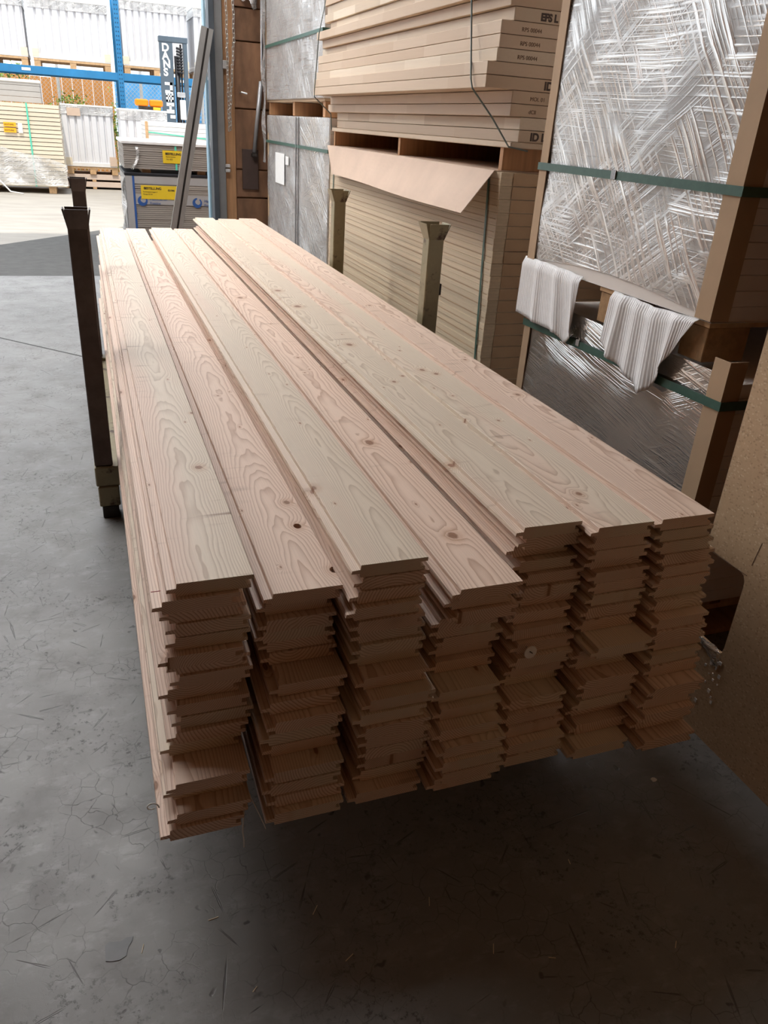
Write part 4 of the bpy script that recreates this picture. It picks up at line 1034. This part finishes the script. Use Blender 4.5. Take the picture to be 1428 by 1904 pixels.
for (xx, yy) in ((1.58, fy + .6), (2.30, fy + .6), (1.58, fy + 1.9), (2.30, fy + 1.9)):
    MB().tube([(xx, yy, .30), (xx + .16, yy, .30)], .30, 20).build('wheel', M_forkd, fk, False)
for xx in (1.52, 1.85): MB().box(xx, xx + .10, fy - .9, fy, .03, .08, .004).build('fork', M_dark, fk)
bcn = thing('beacon_bar', 'orange twin beacon bar lying on top of a pleated pack, left of the lettered mast', 'light', (1.18, 15.1, 1.425))
for i, (a, b) in enumerate(((.965, 1.180), (1.198, 1.412))):
    MB().box(a, b, 15.05, 15.20, 1.478, 1.582, .02).build('beacon', M_beacon, bcn)
MB().box(1.02, 1.38, 15.06, 15.19, 1.425, 1.478, .006).build('base_bar', M_dark, bcn)
MB().box(1.25, 1.37, 15.035, 15.06, 1.428, 1.470, .004).build('amber_lamp', M_amber, bcn)

# ------------------------------------------------------------------ fence and boundary
fn_ = thing('fence', 'chain-link fence at the back of the yard on pale posts', 'fence', (0, 20.0, 0))
for x in (-5.5, -3.9, -2.2, -.26, 1.43, 2.75, 4.4, 6.0):
    MB().tube([(x, 20.0, 0), (x, 20.0, 2.25)], .035, 8).build('post', M_galv, fn_)
MB().tube([(-6, 19.97, 2.05), (6.5, 19.97, 2.05)], .022, 6).build('rail', M_galv, fn_)
mesh_ = MB()
for i in range(150):
    x = -6 + i * .085
    for s in (-1, 1):
        xa, xb = (x, x + 1.9) if s > 0 else (x + 1.9, x)
        mesh_.add([(xa, 19.96, .1), (xa + .008, 19.96, .1), (xb + .008, 19.96, 2.0), (xb, 19.96, 2.0)], [(0, 1, 2, 3)])
mo = mesh_.build('wire_mesh', M_galv, fn_); mo['kind'] = 'stuff'
ob = thing('board_fence', 'orange timber boarding behind the chain-link fence', 'fence', (-2.0, 20.35, 0))
for i in range(26):
    x = -4.6 + i * .21
    MB().box(x, x + .203, 20.32 + rnd.uniform(0, .012), 20.35, 0, 1.96 + rnd.uniform(-.03, .03), .002).build('fence_board', M_orboard, ob)
bs_ = thing('sheet_fence', 'bright blue sheeting behind the chain-link fence', 'fence', (3.4, 20.35, 0))
for i in range(5):
    MB().grid(lambda u, v, i=i: (.89 + i * 1.1 + 1.08 * u, 20.33 + .02 * math.sin(20 * u + i), 2.02 * v), 16, 3).build('sheet', M_tarp, bs_, True)
for i, (cx_, cz_, w_, hh_, lab) in enumerate(((-.05, 1.42, .35, .22, 'green climbing plant with pale flowers on the fence above the pleated pack'), (-1.25, 1.98, .5, .16, 'green foliage along the fence top behind the grey pack'), (.82, 1.05, .16, .45, 'green weeds by the foot of the punched rack post'))):
    lv_ = MB()
    for k_ in range(260):
        p_ = Vector((cx_ + rnd.gauss(0, w_ * .5), 19.72 + rnd.uniform(-.12, .06), max(.02, cz_ + rnd.gauss(0, hh_ * .5))))
        a = Vector((rnd.gauss(0, 1), rnd.gauss(0, 1), rnd.gauss(0, 1))).normalized() * .035; b = Vector((rnd.gauss(0, 1), rnd.gauss(0, 1), rnd.gauss(0, 1))).normalized() * .022
        lv_.add([p_ - a, p_ + b, p_ + a, p_ - b], [(0, 1, 2, 3)])
    for k_ in range(4):
        xx = cx_ + (k_ - 1.5) * w_ * .35
        lv_.tube([(xx, 19.72, -.004), (xx + .03, 19.74, cz_ * .5), (xx - .02, 19.71, cz_)], .008, 5)
    tag(lv_.build('foliage', M_leaf), lab, 'plant', kind='stuff')

# ------------------------------------------------------------------ litter on the floor
spl = MB()
for (x, y, a, l_) in ((.294, .98, .9, .022), (.33, .866, .5, .02), (-.034, .997, 1.3, .018), (.60, .80, 1.1, .02), (.70, .75, -.4, .014), (.52, .93, 1.2, .02), (.10, 1.02, .1, .02), (.95, .70, .8, .016), (.15, .86, .7, .012), (.85, .93, 1.4, .012)):
    c_, s_ = math.cos(a), math.sin(a); w_ = .0007
    v = [(x - c_ * l_ / 2 + s_ * w_, y - s_ * l_ / 2 - c_ * w_), (x + c_ * l_ / 2 + s_ * w_, y + s_ * l_ / 2 - c_ * w_), (x + c_ * l_ / 2 - s_ * w_, y + s_ * l_ / 2 + c_ * w_), (x - c_ * l_ / 2 - s_ * w_, y - s_ * l_ / 2 + c_ * w_)]
    spl.prism(v, 'z', 0.0, .0012)
tag(spl.build('wood_splinters', M_straw), 'pale wood splinters scattered on the concrete floor in front', 'splinters', kind='stuff')
fk2 = MB()
fk2.prism([(1.183 + .007 * math.cos(a * .8) * (1 + .4 * math.sin(3 * a)), 1.077 + .006 * math.sin(a * .8)) for a in range(8)], 'z', 0, .003)
tag(fk2.build('paper_scrap', M_paper), 'tiny white scrap on the floor under the rightmost column', 'scrap')
